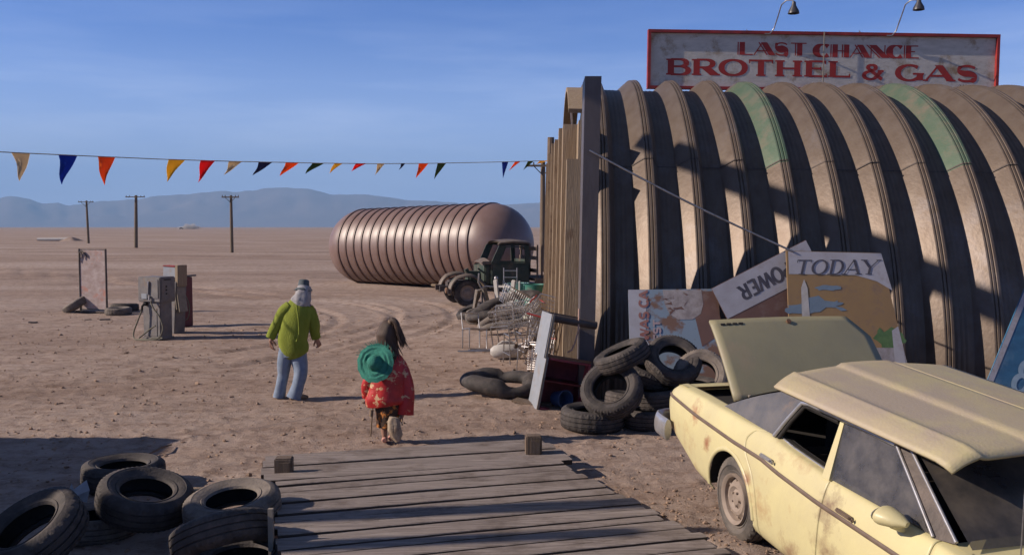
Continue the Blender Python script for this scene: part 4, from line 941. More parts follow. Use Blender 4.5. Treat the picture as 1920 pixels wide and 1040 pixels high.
# ------------------------------------------------------------ the yellow car
car = empty('yellow_car', (2.641, 7.273, .022), 'derelict pale yellow sedan sunk nose-down with boot lid raised', 'car')
car.rotation_euler = (0, .0783, -1.34007)
cx_ = [-1.42, -1.38, -1.25, -.7, 0, .45, .7, 1.2, 2.2, 2.9, 3.6, 3.92, 4.0]
cw = [.86, .90, .945, .97, .98, .985, .985, .985, .985, .98, .95, .90, .84]
cs = [.64, .60, .50, .31, .24, .22, .22, .22, .22, .24, .30, .38, .45]
cb = [.84, .90, .945, .975, .985, 1.005, .975, .95, .955, .935, .90, .84, .76]
def ip(x, a): return float(np.interp(x, cx_, a))
def side(x, v, s=-1, out=0.0):
    w_, z0, z1 = ip(x, cw), ip(x, cs), ip(x, cb); h = z1 - z0
    P = [(w_ * .93, z0), (w_ * .975, z0 + .10 * h), (w_ * .995, z0 + .30 * h), (w_, z0 + .48 * h), (w_ * .998, z0 + .62 * h), (w_ * .985, z0 + .76 * h), (w_ * .96, z0 + .89 * h), (w_ * .925, z1 - .012), (w_ * .88, z1 + .003), (w_ * .82, z1 + .008)]
    t = v * (len(P) - 1); i = min(int(t), len(P) - 2); f_ = t - i
    p0, p1, p2, p3 = P[max(i - 1, 0)], P[i], P[i + 1], P[min(i + 2, len(P) - 1)]
    def cr_(a, b_, c, d): return .5 * (2 * b_ + (c - a) * f_ + (2 * a - 5 * b_ + 4 * c - d) * f_ ** 2 + (3 * b_ - a - 3 * c + d) * f_ ** 3)
    y = cr_(p0[0], p1[0], p2[0], p3[0]) + out; z = cr_(p0[1], p1[1], p2[1], p3[1])
    return V((x, s * y, z))
def xr(v):   # rear edge of the rear door: follows the wheel arch below, slants forward above
    z = .22 + .76 * min(v / .85, 1)
    if z < .60: return .02 + math.sqrt(max(.46 ** 2 - (z - .30) ** 2, 0.0)) * .98
    return float(np.interp(z, [.60, .72, .80, .90, 1.0], [.365, .22, .20, .27, .42]))
def panelside(name, xa, xb, mt_, arch=None, s=-1, nv=30, step=.03, out=0.0, vmax=1.0, parent=car):
    rows = []
    n = max(4, int((2.0) / step)) if callable(xa) or callable(xb) else max(4, int((xb - xa) / step))
    for i in range(n + 1):
        r = []
        for j in range(nv + 1):
            v = j / nv * vmax; a = xa(v) if callable(xa) else xa; b_ = xb(v) if callable(xb) else xb
            r.append(side(a + (b_ - a) * i / n, v, s, out))
        rows.append(r)
    g = G()
    if arch:
        ax_, az, ar = arch
        ins = [[math.hypot(p.x - ax_, p.z - az) < ar for p in r] for r in rows]
        new = [[p.copy() for p in r] for r in rows]
        for i, r in enumerate(rows):
            for j, p in enumerate(r):
                if ins[i][j]:
                    d = V((p.x - ax_, p.z - az)); 
                    if d.length < 1e-4: continue
                    d.normalize(); new[i][j].x = ax_ + d.x * ar; new[i][j].z = az + d.y * ar
        for i in range(len(rows) - 1):
            for j in range(len(rows[0]) - 1):
                q = [(i, j), (i + 1, j), (i + 1, j + 1), (i, j + 1)]
                if all(ins[a][b_] for a, b_ in q): continue
                o_ = len(g.v); g.v += [tuple(new[a][b_]) for a, b_ in q]; g.f.append((o_, o_ + 1, o_ + 2, o_ + 3)); g.m.append(0)
    else: g.grid(rows)
    o = g.obj(name, mt_, parent, smooth=60)
    md = o.modifiers.new('t', 'SOLIDIFY'); md.thickness = .012; md.offset = -1 if s < 0 else -1
    dg = bpy.context.evaluated_depsgraph_get(); m2 = bpy.data.meshes.new_from_object(o.evaluated_get(dg)); o.modifiers.clear(); o.data = m2
    return o
Yl = sub('yellow'); gap = .009
AR = (0, .345, .385); AF = (2.9, .345, .385)
for s in (-1, 1):
    panelside('quarter_panel', -1.42, lambda v: xr(v) - gap, Yl, AR, s)
    rd = panelside('rear_door', lambda v: xr(v), lambda v: 1.235 + .03 * math.sin(v * 3) - gap, Yl, None, s)
    fd = panelside('front_door', lambda v: 1.235 + .03 * math.sin(v * 3), lambda v: 2.28 - .04 * v - gap, Yl, None, s)
    panelside('front_wing', lambda v: 2.28 - .04 * v, 4.0, Yl, AF, s)
    for d_, xh in ((rd, .46), (fd, 1.43)):
        g = G(); a = side(xh, .61, s, .012); b_ = side(xh + .17, .61, s, .012)
        c_ = (a + b_) / 2
        g.box(c_ + V((0, s * .004, 0)), (.165, .014, .034), bev=.006); g.box(c_ + V((0, s * .016, .004)), (.15, .014, .018), bev=.006)
        g.box(c_ + V((.095, s * .008, -.002)), (.018, .02, .026), bev=.006)
        g.obj('door_handle', sub('trim') if d_ is fd else sub('chrome'), d_, smooth=40)
    g = G(); g.ring([side(-1.36 + 5.2 * i / 60, .565, s, .004) for i in range(61)], [(.017, .008)] * 61, 8, side=(0, 0, 1)); g.obj('side_trim', sub('trim'), car, smooth=50)
    for A_ in (AR, AF):
        g = G(); pts = []
        for i in range(25):
            t = R(-2 + 184 * i / 24); x = A_[0] + (A_[2] + .004) * math.cos(t); z = A_[1] + (A_[2] + .004) * math.sin(t)
            v = .0; best = min(range(31), key=lambda k: abs(side(x, k / 30, s).z - z)); q = side(x, best / 30, s, .002); pts.append(V((x, q.y, z)))
        g.ring(pts, [(.012, .018)] * 25, 8, side=(0, 1, 0)); g.obj('arch_lip', Yl, car, smooth=60)
# dark liner inside the body skin and floor
g = G()
for s in (-1, 1):
    rows = [[side(x, v, s, -.035) for v in (.0, .2, .5, .8, .97)] for x in [.42 + .1 * i for i in range(20)]]
    g.grid(rows)
g.box((1.35, 0, .28), (5.0, 1.2, .08)); g.box((1.0, 0, .27), (1.1, 1.75, .06)); g.box((-.85, 0, .62), (.9, 1.3, .5)); g.box((.0, 0, .55), (.9, 1.1, .5)); g.box((3.1, 0, .55), (1.3, 1.1, .5)); g.box((2.32, 0, .72), (.16, 1.66, .44)); g.box((-.42, 0, .86), (.16, 1.56, .16))
g.box((.80, .12, .74), (.74, 1.2, .92), bev=.08); g.obj('interior_lining', sub('black'), car)  # black block added in the cabin so the rear-door window looks dark
g = G(); g.box((.62, 0, .62), (.16, 1.4, .62), M.Rotation(R(-14), 3, 'Y'), bev=.05); g.box((.95, 0, .42), (.6, 1.4, .16), bev=.05)
for s in (-.38, .38): g.box((1.42, s, .66), (.15, .6, .68), M.Rotation(R(-12), 3, 'Y'), bev=.05); g.box((1.72, s, .42), (.5, .6, .16), bev=.05)
g.obj('seat', mat('dark_seat', (.03, .025, .02), (.05, .04, .03), 8, .9), car)
# tail: end panel, rear lamps, number-less valance and chrome bumper
rows = []
for j in range(13):
    v = j / 12 * .86; a = side(-1.42, v, -1); b_ = side(-1.42, v, 1); rows.append([a.lerp(b_, t) + V((-.045 * (1 - (2 * t - 1) ** 2) ** .5, 0, 0)) for t in [k / 16 for k in range(17)]])
g = G(); g.grid(rows); g.obj('tail_panel', Yl, car, smooth=50)
rows = []
for i in range(6):
    x = -1.42 + i * .065; a = side(x, .8, -1, -.01); b_ = side(x, .8, 1, -.01); rows.append([a.lerp(b_, t / 12) + V((0, 0, .012)) for t in range(13)])
g = G(); g.grid(rows); g.obj('rear_deck', Yl, car, smooth=50)
for s in (-1, 1): g = G(); g.box((-1.462, s * .62, .76), (.05, .42, .12), bev=.012); g.obj('tail_lamp', sub('redframe'), car)
for xb_, sg in ((-1.53, -1), (4.10, 1)):
    g = G(); zb = .55 if sg < 0 else .52
    half = [(-.36, .995), (-.24, 1.0), (-.12, .995), (-.05, .96), (-.01, .88), (.0, .7), (.02, .45), (.03, .2), (.035, 0)]
    pts = [V((xb_ - .02 * sg * 0 + sg * -0 + (sg * dx), -y, zb)) for dx, y in half] + [V((xb_ + sg * dx, y, zb)) for dx, y in reversed(half[:-1])]
    g.ring(pts, [(.10, .035)] * 17, 14, side=(0, 0, 1)); g.obj('bumper', sub('chrome'), car, smooth=50)
g = G(); g.box((-1.46, 0, .55), (.12, 1.5, .1), bev=.02); g.box((4.0, 0, .55), (.12, 1.5, .1), bev=.02); g.obj('bumper_mount', sub('dark_metal'), car)
# front: grille and wings' inner decks (bonnet is off, it lies on the roof)
rows = []
for j in range(9):
    v = j / 8 * .9; a = side(4.0, v, -1); b_ = side(4.0, v, 1); rows.append([a.lerp(b_, t / 12) for t in range(13)])
g = G(); g.grid(rows); g.obj('grille', sub('dark_metal'), car)
g = G(); g.box((3.2, 0, .62), (.7, .6, .4), bev=.05); g.cyl((3.2, 0, .8), (3.2, 0, .9), .2, seg=20); g.obj('engine', sub('dark_metal'), car)
g = G(); rows = [[V((2.30 + .14 * i, y, .965 - .012 * i + .02 * (1 - (y / .84) ** 2))) for y in [-.84 + .12 * k for k in range(15)]] for i in range(3)]; g.grid(rows); g.obj('cowl', Yl, car, smooth=50)
# wheels
def rimgeo():
    g = G(); g.lathe([(.001, .045), (.045, .045), (.055, .035), (.075, .03), (.10, .05), (.125, .045), (.15, .015), (.165, .01), (.17, .05), (.185, .065), (.197, .07), (.20, .06), (.195, -.09), (.001, -.09)], 40)
    for k in range(5): a = k * 2 * math.pi / 5; g.cyl((.055 * math.cos(a), .055 * math.sin(a), .03), (.055 * math.cos(a), .055 * math.sin(a), .055), .009, seg=6)
    for k in range(8): a = k * 2 * math.pi / 8 + .2; g.cyl((.142 * math.cos(a), .142 * math.sin(a), .018), (.142 * math.cos(a), .142 * math.sin(a), .034), .012, seg=8, mi=0)
    return g
wt = tyre_mesh(.335, .20, .19)
for x in (0, 2.9):
    for s in (-1, 1):
        e = empty_w = None
        g = G(); g.add(wt.v, wt.f, 0, M.Translation((x, s * .83, .34)) @ M.Rotation(R(90) * -s, 4, 'X')); g.m = list(wt.m)
        wo = g.obj('wheel', [mat('wheel_rubber', (.07, .062, .056), (.17, .145, .125), 5, .85, 0, .2, 40) if x == 0 and s < 0 else sub('rubber_dust'), sub('rubber_in')], car, smooth=32)
        g = G(); r_ = rimgeo(); g.add(r_.v, r_.f, 0, M.Translation((x, s * (.83 + .035), .34)) @ M.Rotation(R(90) * -s, 4, 'X')); g.obj('rim', sub('wheelsteel'), wo, smooth=35)
for x in (0, 2.9):
    for s in (-1, 1):
        g = G(); rows = []
        for i in range(17):
            t = R(-4 + 187 * i / 16); rows.append([V((x + .41 * math.cos(t), s * yy, .345 + .41 * math.sin(t))) for yy in (.60, .94)])
        g.grid(rows); g.obj('wheel_well', sub('black'), car)
# greenhouse
HXr = -.36
for s in (-1, 1):
    # sail panel (rear pillar) blends into roof
    A = V((HXr, s * .86, .992)); B = V((.50, s * .885, 1.002)); C = V((.70, s * .79, 1.298)); D = V((.46, s * .66, 1.335))
    rows = []
    for i in range(9):
        t = i / 8; rows.append([A.lerp(B, k / 8).lerp(D.lerp(C, k / 8), t) + V((0, s * .012 * math.sin(math.pi * t), .02 * math.sin(math.pi * t) * (1 - k / 8))) for k in range(9)])
    g = G(); g.grid(rows); g.obj('rear_pillar', sub('vinyl'), car, smooth=60)
rows = []
for i in range(11):
    t = i / 10; hw = .80 - .16 * t
    rows.append([V((HXr - .02 + (.46 - HXr) * t - .05 * (1 - (k / 8 - 1) ** 2) * (1 - t), -hw + 2 * hw * k / 16, .998 + .337 * t ** .92 + .02 * math.sin(math.pi * t) + .03 * (1 - (k / 8 - 1) ** 2) * t)) for k in range(17)])
g = G(); g.grid(rows); g.obj('rear_window', mat('dust_covered_glass', (.12, .125, .15), (.20, .185, .18), 5, .35, 0, .05, c3=(.30, .22, .16), s3=2.5), car, smooth=60)
rows = []
for i in range(15):
    x = .46 + 1.34 * i / 14; r_ = []
    for k in range(19):
        y = -1 + 2 * k / 18; hw = .79 if x > .70 else .66 + .13 * (x - .46) / .24
        z = 1.335 + .045 * (1 - y * y) - .035 * abs(y) ** 6 - .02 * ((x - 1.1) / .7) ** 2
        r_.append(V((x, y * hw, z)))
    rows.append(r_)
g = G(); g.grid(rows); g.obj('roof', sub('vinyl'), car, smooth=60)
g = G(); g.grid([[q - V((0, 0, .03)) for q in r_] for r_ in rows]); g.obj('headlining', sub('black'), car, smooth=60)
wsh = []
for i in range(9):
    t = i / 8; hw = .72 + .10 * t
    wsh.append([V((1.80 + .62 * t + .06 * (1 - (k / 8 - 1) ** 2) * math.sin(math.pi * min(t + .2, 1)), -hw + 2 * hw * k / 16, 1.325 - .345 * t + .03 * (1 - (k / 8 - 1) ** 2) * (1 - t))) for k in range(17)])
g = G(); g.grid(wsh); g.obj('windscreen', sub('glass_shield'), car, smooth=60)
for s in (-1, 1):
    q = [V((1.24, s * .915, .955)), V((2.15, s * .875, .962)), V((1.74, s * .785, 1.30)), V((1.19, s * .795, 1.305))]
    g = G(); g.add(q, [(0, 1, 2, 3)]); 
    g.obj('side_window', sub('glass_side'), car)
    if s > 0: g = G(); g.add([V((.52, .885, .99)), V((1.20, .91, .955)), V((1.16, .795, 1.30)), V((.72, .79, 1.29))], [(0, 1, 2, 3)]); g.obj('side_window', sub('black'), car)  # far pane opaque black, standing in for the dark cabin
    # centre pillar, door frames, chrome edges
    g = G(); g.slab((V((1.155, s * .80, 1.305)), V((1.195, s * .80, 1.305)), V((1.265, s * .93, .95)), V((1.185, s * .93, .95))), .03 * (-s)); g.obj('door_pillar', Yl, car)
    g = G()
    rail = [V((.50, s * .885, 1.0)), V((.60, s * .845, 1.15)), V((.705, s * .80, 1.296)), V((.80, s * .80, 1.312)), V((1.2, s * .80, 1.318)), V((1.72, s * .79, 1.318))]
    g.ring([q_ + V((0, s * .012, .006)) for q_ in rail], [(.014, .010)] * 6, 8)
    g.ring([V((1.72, s * .79, 1.318)), V((1.95, s * .835, 1.15)), V((2.20, s * .885, .965))], .011, 8)
    g.ring([V((1.80, s * .755, 1.325)), V((2.07, s * .80, 1.15)), V((2.33, s * .845, .985))], .011, 8)
    if s < 0: g.ring([side(.50 + .0, .93, s, .004)] + [side(x, .93, s, .004) for x in (.7, .9, 1.1, 1.22)], .008, 8)
    if s < 0: g.ring([side(x, .93, s, .004) for x in (1.27, 1.5, 1.8, 2.15)], .008, 8)
    g.obj('window_trim', sub('chrome'), car, smooth=50)
    g = G()
    g.slab((V((1.72, s * .785, 1.314)), V((1.80, s * .755, 1.322)), V((2.33, s * .845, .975)), V((2.20, s * .88, .955))), .035 * (-s)); g.obj('windscreen_pillar', sub('dark_metal'), car)
    if s < 0:
        g = G()
        for xa_, xb2 in ((.50, 1.20), (1.27, 2.15)): g.grid([[side(xa_ + (xb2 - xa_) * i / 10, v, s, .003) + V((0, 0, .004)) for v in (.945, .97, 1.0)] + [side(xa_ + (xb2 - xa_) * i / 10, 1.0, s, -.05) + V((0, 0, -.03))] for i in range(11)])
        g.obj('sill_seal', sub('black'), car, smooth=50)
    g = G(); g.ring([V((.53, s * .872, 1.0)), V((.625, s * .835, 1.15)), V((.72, s * .793, 1.282)), V((.82, s * .792, 1.294)), V((1.14, s * .795, 1.298))], .016, 8); g.obj('window_seal', sub('black'), car, smooth=50)
    # door mirror
    m0 = side(2.0, .80, s, .05)
    g = G(); g.ring([m0 + V((.10, s * .02, .05)), m0 + V((.05, s * .045, .055)), m0 + V((-.03, s * .065, .055)), m0 + V((-.05, s * .07, .055))], [(.016, .025), (.042, .062), (.055, .088), (.052, .084)], 16, side=(0, 0, 1)); g.cyl(m0 + V((0, -s * .05, -.02)), m0 + V((0, s * .04, .02)), .03, seg=10)
    mo = g.obj('door_mirror', Yl, car, smooth=50)
    g = G(); g.ring([m0 + V((-.0512, s * .07, .055)), m0 + V((-.054, s * .07, .055))], [(.045, .076)] * 2, 16, side=(0, 0, 1)); g.obj('mirror_glass', sub('chrome'), mo, smooth=30)
g = G(); ab = V((2.72, -.80, .95)); g.ring([ab, ab + V((-.02, 0, .5)), ab + V((-.05, .0, .98))], [.0035, .003, .002], 6); g.cyl(ab, ab + V((0, 0, .03)), .014, seg=10); g.obj('aerial', sub('wire'), car)
# raised boot lid, outer skin towards the viewer
LA, LL = R(50), .80
def lidp(u, v, lift=0.0):            # u across -1..1 (right..left), v 0 hinge .. 1 free edge
    hw = .76 - .02 * v
    ca, sa = math.cos(LA), math.sin(LA); w_ = v * LL; cur = .05 * (v ** 3)
    n = V((sa, 0, ca)); base = V((HXr - .03, 0, 1.02)) + V((-ca, 0, sa)) * w_ - n * (cur + .03 * u * u * v) + n * lift
    base.y = u * hw; return base
rows = [[lidp(-1 + 2 * k / 20, v) for k in range(21)] for v in [i / 14 for i in range(15)]]
# clip the free corner on the far side
for i, r_ in enumerate(rows):
    v = i / 14
    if v > .72: 
        f_ = (v - .72) / .28
        for k in range(21):
            u = -1 + 2 * k / 20; r_[k] = lidp(-1 + (2 - .20 * f_) * k / 20, v)
g = G(); g.grid(rows); o = g.obj('boot_lid', sub('olive'), car, smooth=60)
md = o.modifiers.new('t', 'SOLIDIFY'); md.thickness = .025; md.offset = 0
dg = bpy.context.evaluated_depsgraph_get(); m2 = bpy.data.meshes.new_from_object(o.evaluated_get(dg)); o.modifiers.clear(); o.data = m2
lid = o
g = G(); q_ = lidp(-.02, .93, .014); g.cyl(q_, q_ + V((.012, 0, .010)), .022, seg=14); g.cyl(q_ + V((.0, 0, -.03)), q_ + V((.01, 0, -.02)), .012, seg=8); g.obj('lock', sub('rust'), lid)
g = G()
for k in range(4): q_ = lidp(-.86 + .075 * k, .93, .0145); g.box(q_, (.012, .04, .018), M.Rotation(-LA, 3, 'Y'))
g.obj('badge_letters', sub('black'), lid)
g = G()
for s in (-.62, .62): g.cyl((HXr - .04, s, .97), (HXr - .04, s, 1.06), .012, seg=8)
g.obj('hinge', sub('canvas'), lid)

# ------------------------------------------------------------ loose bonnet lying over the roof
RR = PY(1453, 704, 6.02); RL = PY(1772, 684, 6.5); FRt = PY(1790, 852, 4.78)
vd = (FRt - RR); ud = (RL - RR); nn = ud.cross(-vd).normalized()
if nn.z < 0: nn = -nn
def bon(u, v):
    base = RR + ud * u + vd * v * (1 + .0 * u)
    h = .0
    e = min(u, .5)
    if u < .10: h -= .075 * ((.10 - u) / .10) ** 1.5
    h += .012 * math.exp(-((u - .115) / .016) ** 2)
    h += .03 * math.sin(math.pi * min(max((u - .1) / .9, 0), 1)) + .018 * (1 if .40 < u < .70 else 0) 
    if .37 < u <= .40: h += .018 * (u - .37) / .03
    if .70 < u <= .73: h += .018 * (.73 - u) / .03
    h -= .03 * max(0, (v - .9) / .1) ** 2
    side_ = 0
    p_ = base + nn * h
    if v < .08: p_ += vd * (.0)
    return p_ + vd * (.04 * math.sin(math.pi * u) * (1 if v > .5 else -1) * abs(2 * v - 1))
us = sorted(set([i / 40 for i in range(41)] + [.02, .04, .06, .08, .105, .115, .13, .37, .385, .40, .70, .715, .73]))
g = G(); g.grid([[bon(u, v / 24) for u in us] for v in range(25)])
cen_ = (RR + RL + FRt) / 3
o = g.obj('loose_bonnet', sub('hoodtan'), smooth=40, loc=cen_)
md = o.modifiers.new('t', 'SOLIDIFY'); md.thickness = .022; md.offset = -1
dg = bpy.context.evaluated_depsgraph_get(); m2 = bpy.data.meshes.new_from_object(o.evaluated_get(dg)); o.modifiers.clear(); o.data = m2
tag(o, 'large faded bonnet panel lying loose across the roof of the car', 'bonnet')
# crumpled metal beyond it
g = G(); c0 = PY(1885, 742, 9.0)
rows = []
random.seed(5)
for i in range(14):
    rows.append([V(((i - 7) * .085, (j - 3) * .05, .12 * mnoise.noise((i * .7, j * .9, 1)) - .045 * i + .28)) for j in range(7)])
g.grid(rows); 
g.box((0, 0, -.55), (.9, .25, 1.1), bev=.03)
o = g.obj('crumpled_metal', mat('scuffed_alloy', (.42, .38, .38), (.20, .16, .17), 9, .35, .7, .3), smooth=25); o.location = c0; o.rotation_euler = (0, 0, .1)
tag(o, 'crumpled pinkish scrap metal between the loose bonnet and the blue panel', 'scrap metal')

# ------------------------------------------------------------ old flatbed truck
tk = empty('old_truck', PZ(875, 576, 0) + V((0, .35, 0)), 'derelict dark green flatbed truck with engine bay open by the tank', 'truck', rz=R(180 + 16))
TG, TT = sub('truckgreen'), sub('trucktan')
# local frame: X forward, side facing the viewer is +Y ; origin under the near front wheel's axle
def xform(g, m4):
    g.v = [tuple(m4 @ V(p)) for p in g.v]; return g
tyT = tyre_mesh(.43, .20, .24)
def twheel(x, y, dual=False):
    g = G(); g.add(tyT.v, tyT.f, 0, M.Translation((x, y, .42)) @ M.Rotation(R(-90), 4, 'X')); g.m = list(tyT.m)
    wo = g.obj('wheel', [sub('rubber'), sub('rubber_in')], tk, smooth=32)
    g = G(); g.lathe([(.001, .08), (.06, .08), (.07, .05), (.11, .045), (.13, .02), (.2, .01), (.23, .06), (.245, .07), (.245, -.09), (.001, -.09)], 32, M.Translation((x, y, .42)) @ M.Rotation(R(-90), 4, 'X'))
    for k in range(5): a = k * 2 * math.pi / 5; g.lathe([(.001, .028), (.035, .028), (.035, -.0)], 10, M.Translation((x, y, .42)) @ M.Rotation(R(-90), 4, 'X') @ M.Translation((.165 * math.cos(a), .165 * math.sin(a), 0)))
    g.obj('rim', sub('wheelsteel'), wo, smooth=35)
for x, y in ((0, 0), (0, -1.5), (-3.4, 0), (-3.4, -1.5)): twheel(x, y)
def fender(y):
    rows = []
    for i in range(19):
        t = R(-8 + 176 * i / 18); r = .56 + .05 * math.sin(t)
        x = r * math.cos(t) + (.06 if t < 1.2 else 0); z = .44 + r * math.sin(t) * .98
        if t > R(120): x -= .12 * (t - R(120)); 
        rr = []
        for k in range(9):
            a = -1 + 2 * k / 8; q = .17 * a; dr = -.10 * abs(a) ** 3
            rr.append(V((x * (1 + dr), y + q * 1.1, z + dr * math.sin(t) * .9)))
        rows.append(rr)
    g = G(); g.grid(rows); o = g.obj('fender', TT, tk, smooth=60)
    md = o.modifiers.new('t', 'SOLIDIFY'); md.thickness = .02
    dg = bpy.context.evaluated_depsgraph_get(); m2 = bpy.data.meshes.new_from_object(o.evaluated_get(dg)); o.modifiers.clear(); o.data = m2
fender(.02); fender(-1.52)
g = G()
for y in (-.4, -1.1): g.box((-1.9, y, .55), (5.4, .09, .16))
g.box((.62, -.75, .50), (.10, 1.9, .14), bev=.02); g.box((.1, -.75, .62), (.8, .5, .35), bev=.05); g.cyl((0, 0, .42), (0, -1.5, .42), .05); g.cyl((-3.4, 0, .42), (-3.4, -1.5, .42), .06)
g.obj('chassis', sub('dark_metal'), tk, smooth=40)
for y in (.05, -1.55): g = G(); g.lathe([(.001, .0), (.09, .0), (.10, -.03), (.07, -.1), (.001, -.12)], 16, M.Translation((.70, y, .52)) @ M.Rotation(R(90), 4, 'Y')); g.obj('headlamp', sub('rust'), tk, smooth=40)
# cab: closed shell by side outline with a real window hole
def outline_wall(g, y, th):
    # pieces around the window opening, butted edge to edge
    P = {'a': (-.70, .55), 'b': (-2.10, .55), 'c': (-2.10, 1.42), 'd': (-.84, 1.42)}
    def quad(*pts):
        vs = [(x, y, z) for x, z in pts] + [(x, y - th, z) for x, z in pts]; n = len(pts)
        g.add(vs, [tuple(range(n)), tuple(range(2 * n - 1, n - 1, -1))] + [(i, (i + 1) % n, n + (i + 1) % n, n + i) for i in range(n)])
    quad((-.76, .55), (-2.02, .55), (-2.02, 1.36), (-.76, 1.36))
    quad((-.76, 1.36), (-1.02, 1.36), (-1.24, 1.90), (-1.10, 1.98), (-1.02, 1.92))
    quad((-1.88, 1.36), (-2.02, 1.36), (-2.00, 1.95), (-1.86, 1.90))
    quad((-1.24, 1.90), (-1.86, 1.90), (-2.00, 1.95), (-1.9, 2.0), (-1.10, 1.98))
g = G(); outline_wall(g, .10, .05); outline_wall(g, -1.52, .05)
g.box((-2.0, -.73, 1.0), (.05, 1.56, .9)); g.box((-.78, -.73, 1.0), (.05, 1.56, .72)); g.box((-1.4, -.73, .58), (1.2, 1.56, .05))
g.obj('cab', TG, tk)
rows = []
for i in range(11):
    t = i / 10; x = -1.06 - .98 * t; z = 2.0 + .05 * math.sin(math.pi * t); r_ = []
    for k in range(11): a = -1 + 2 * k / 10; r_.append(V((x, -.73 + a * .87, z + .05 * (1 - a * a) - .07 * abs(a) ** 8)))
    rows.append(r_)
g = G(); g.grid(rows); g.grid([[q - V((0, 0, .04)) for q in r_] for r_ in rows]); g.ring([V((-.98, .115, 1.93)), V((-1.05, .12, 1.99)), V((-1.5, .125, 2.02)), V((-1.95, .12, 1.99)), V((-2.03, .11, 1.94))], .035, 8)
g.obj('cab_roof', TT, tk, smooth=60)
g = G(); g.ring([V((-1.05, .11, 1.39)), V((-1.23, .11, 1.86)), V((-1.85, .11, 1.86)), V((-1.87, .11, 1.39))], .022, 8, closed=True); g.ring([V((-.79, .11, .6)), V((-.79, .11, 1.32)), V((-2.0, .11, 1.32)), V((-2.0, .11, .6))], .010, 6, closed=True); g.box((-1.75, .125, 1.22), (.3, .02, .03)); g.obj('door_frame', TG, tk, smooth=40)
g = G(); rows = [[V((-.72 + .26 * t, -.73 + a * .80, 1.40 - .06 * t + .10 * (1 - a * a) - .06 * t)) for a in [-1 + 2 * k / 10 for k in range(11)]] for t in [i / 5 for i in range(6)]]; g.grid(rows); g.box((-.62, .06, 1.36), (.34, .08, .10), bev=.03); g.obj('cowl', TT, tk, smooth=50)
g = G(); g.box((-.66, -.73, 1.0), (.2, 1.5, .62), bev=.04); g.box((-.40, -.73, .85), (.5, .55, .45), bev=.06); g.cyl((-.2, -.6, .9), (-.1, -.6, 1.15), .08); g.box((-.45, .0, 1.12), (.26, .04, .06), M.Rotation(R(-35), 3, 'Y'), bev=.01); g.obj('engine', TG, tk)
g = G(); g.box((-3.5, -.73, .82), (2.7, 2.1, .10)); g.box((-3.5, .27, .74), (2.7, .06, .16))
for x in (-2.25, -2.40, -2.55): g.box((x, .2, 1.35), (.05, .05, 1.15)); g.box((x, -1.6, 1.35), (.05, .05, 1.15))
for z in (1.1, 1.5, 1.8): g.box((-2.215, -.7, z), (.03, 1.9, .12))
g.obj('flatbed', sub('woodbrown'), tk)
g = G(); g.box((-1.45, .18, .48), (1.3, .26, .05), bev=.01); g.obj('running_board', sub('dark_metal'), tk)
bpy.context.view_layer.update()
for q_, ax_, lb in (((-3.3, -.35, .99), (.05, .0, 1), 'lower tyre on the bed of the old truck'), ((-3.35, -.4, 1.22), (.3, .1, 1), 'upper tyre stacked tilted on the bed of the old truck')):
    tyre('A', tk.matrix_world @ V(q_), ax_, lb, 'tyres on the truck bed', 1.0)

# ------------------------------------------------------------ junk heap along the hut's end
def tubeobj(name, paths, r, mt_, loc, label, cat, group=None, seg=8, extra=None):
    rt = G()
    for P in paths: rt.ring([V(p) for p in P], r, seg)
    if extra: extra(rt)
    o = rt.obj(name, mt_, smooth=50); o.location = loc; tag(o, label, cat, group); return o
# deflated inner tube, near
def innertube(loc, sx, sy, r, flat, label, rz=0, name='inner_tube', tiltf=None, mt_='rubber'):
    pts = []; n = 44; rd = []
    for i in range(n):
        t = 2 * math.pi * i / n; x = sx * math.cos(t); y = sy * math.sin(t) * (1 + .12 * math.cos(2 * t + 1)) ; z = r * flat * (1 + .35 * math.sin(2 * t + .5))
        if tiltf: z += tiltf(t, x, y)
        pts.append(V((x, y, max(z, r * flat * .7)))); k = 1 + .22 * math.sin(3 * t + 1) + .1 * math.sin(7 * t); rd.append((r * k * flat, r * k * 1.15))
    g = G(); g.ring(pts, rd, 16, closed=True, side=(0, 0, 1)); o = g.obj(name, sub(mt_), smooth=60); o.location = loc; o.rotation_euler = (0, 0, rz); tag(o, label, 'inner tube', 'inner tubes in the junk by the hut'); return o
innertube(PZ(938, 738, .02), .50, .34, .115, .95, 'large sagging inner tube lying on the dirt beside the leaning cabinet', -.08, tiltf=lambda t, x, y: .10 * max(0, math.sin(t)) + .05 * (math.cos(t) < 0))
innertube(PZ(948, 606, .05), .85, .34, .15, .8, 'long dark twisted inner tube draped over the junk before the drums', .15, tiltf=lambda t, x, y: .30 * max(0, math.sin(t + .2)) + .22 * (x + .85))
innertube(PZ(958, 622, .05), .70, .28, .10, .8, 'second thinner grey inner tube behind the chair frames', .22, tiltf=lambda t, x, y: .2 * max(0, math.sin(t)) + .22 * (x + .7), mt_='rubber_dust')
# chrome chair frames
def chairframe(loc, rz, label, s=1.0):
    w_, d_, h_ = .40, .40, .45
    P = []
    for y in (0, d_): P.append([(0, y, h_), (.0, y, .03), (.03, y, .012), (w_ - .03, y, .012), (w_, y, .03), (w_, y, h_)])
    P.append([(0, 0, h_), (0, d_, h_)]); P.append([(w_, 0, h_), (w_, d_, h_)]); P.append([(0, 0, h_), (w_, 0, h_)]); P.append([(0, d_, h_), (w_, d_, h_)])
    P.append([(0, d_, h_), (0, d_ + .1, .95 * h_ * 1.9)]); P.append([(w_, d_, h_), (w_, d_ + .1, .95 * h_ * 1.9)]); P.append([(0, d_ + .1, .95 * h_ * 1.9), (w_, d_ + .1, .95 * h_ * 1.9)])
    o = tubeobj('chair_frame', P, .014, sub('wire'), loc, label, 'chair frame', 'chrome chair frames'); o.rotation_euler = rz; o.scale = (s, s, s); return o
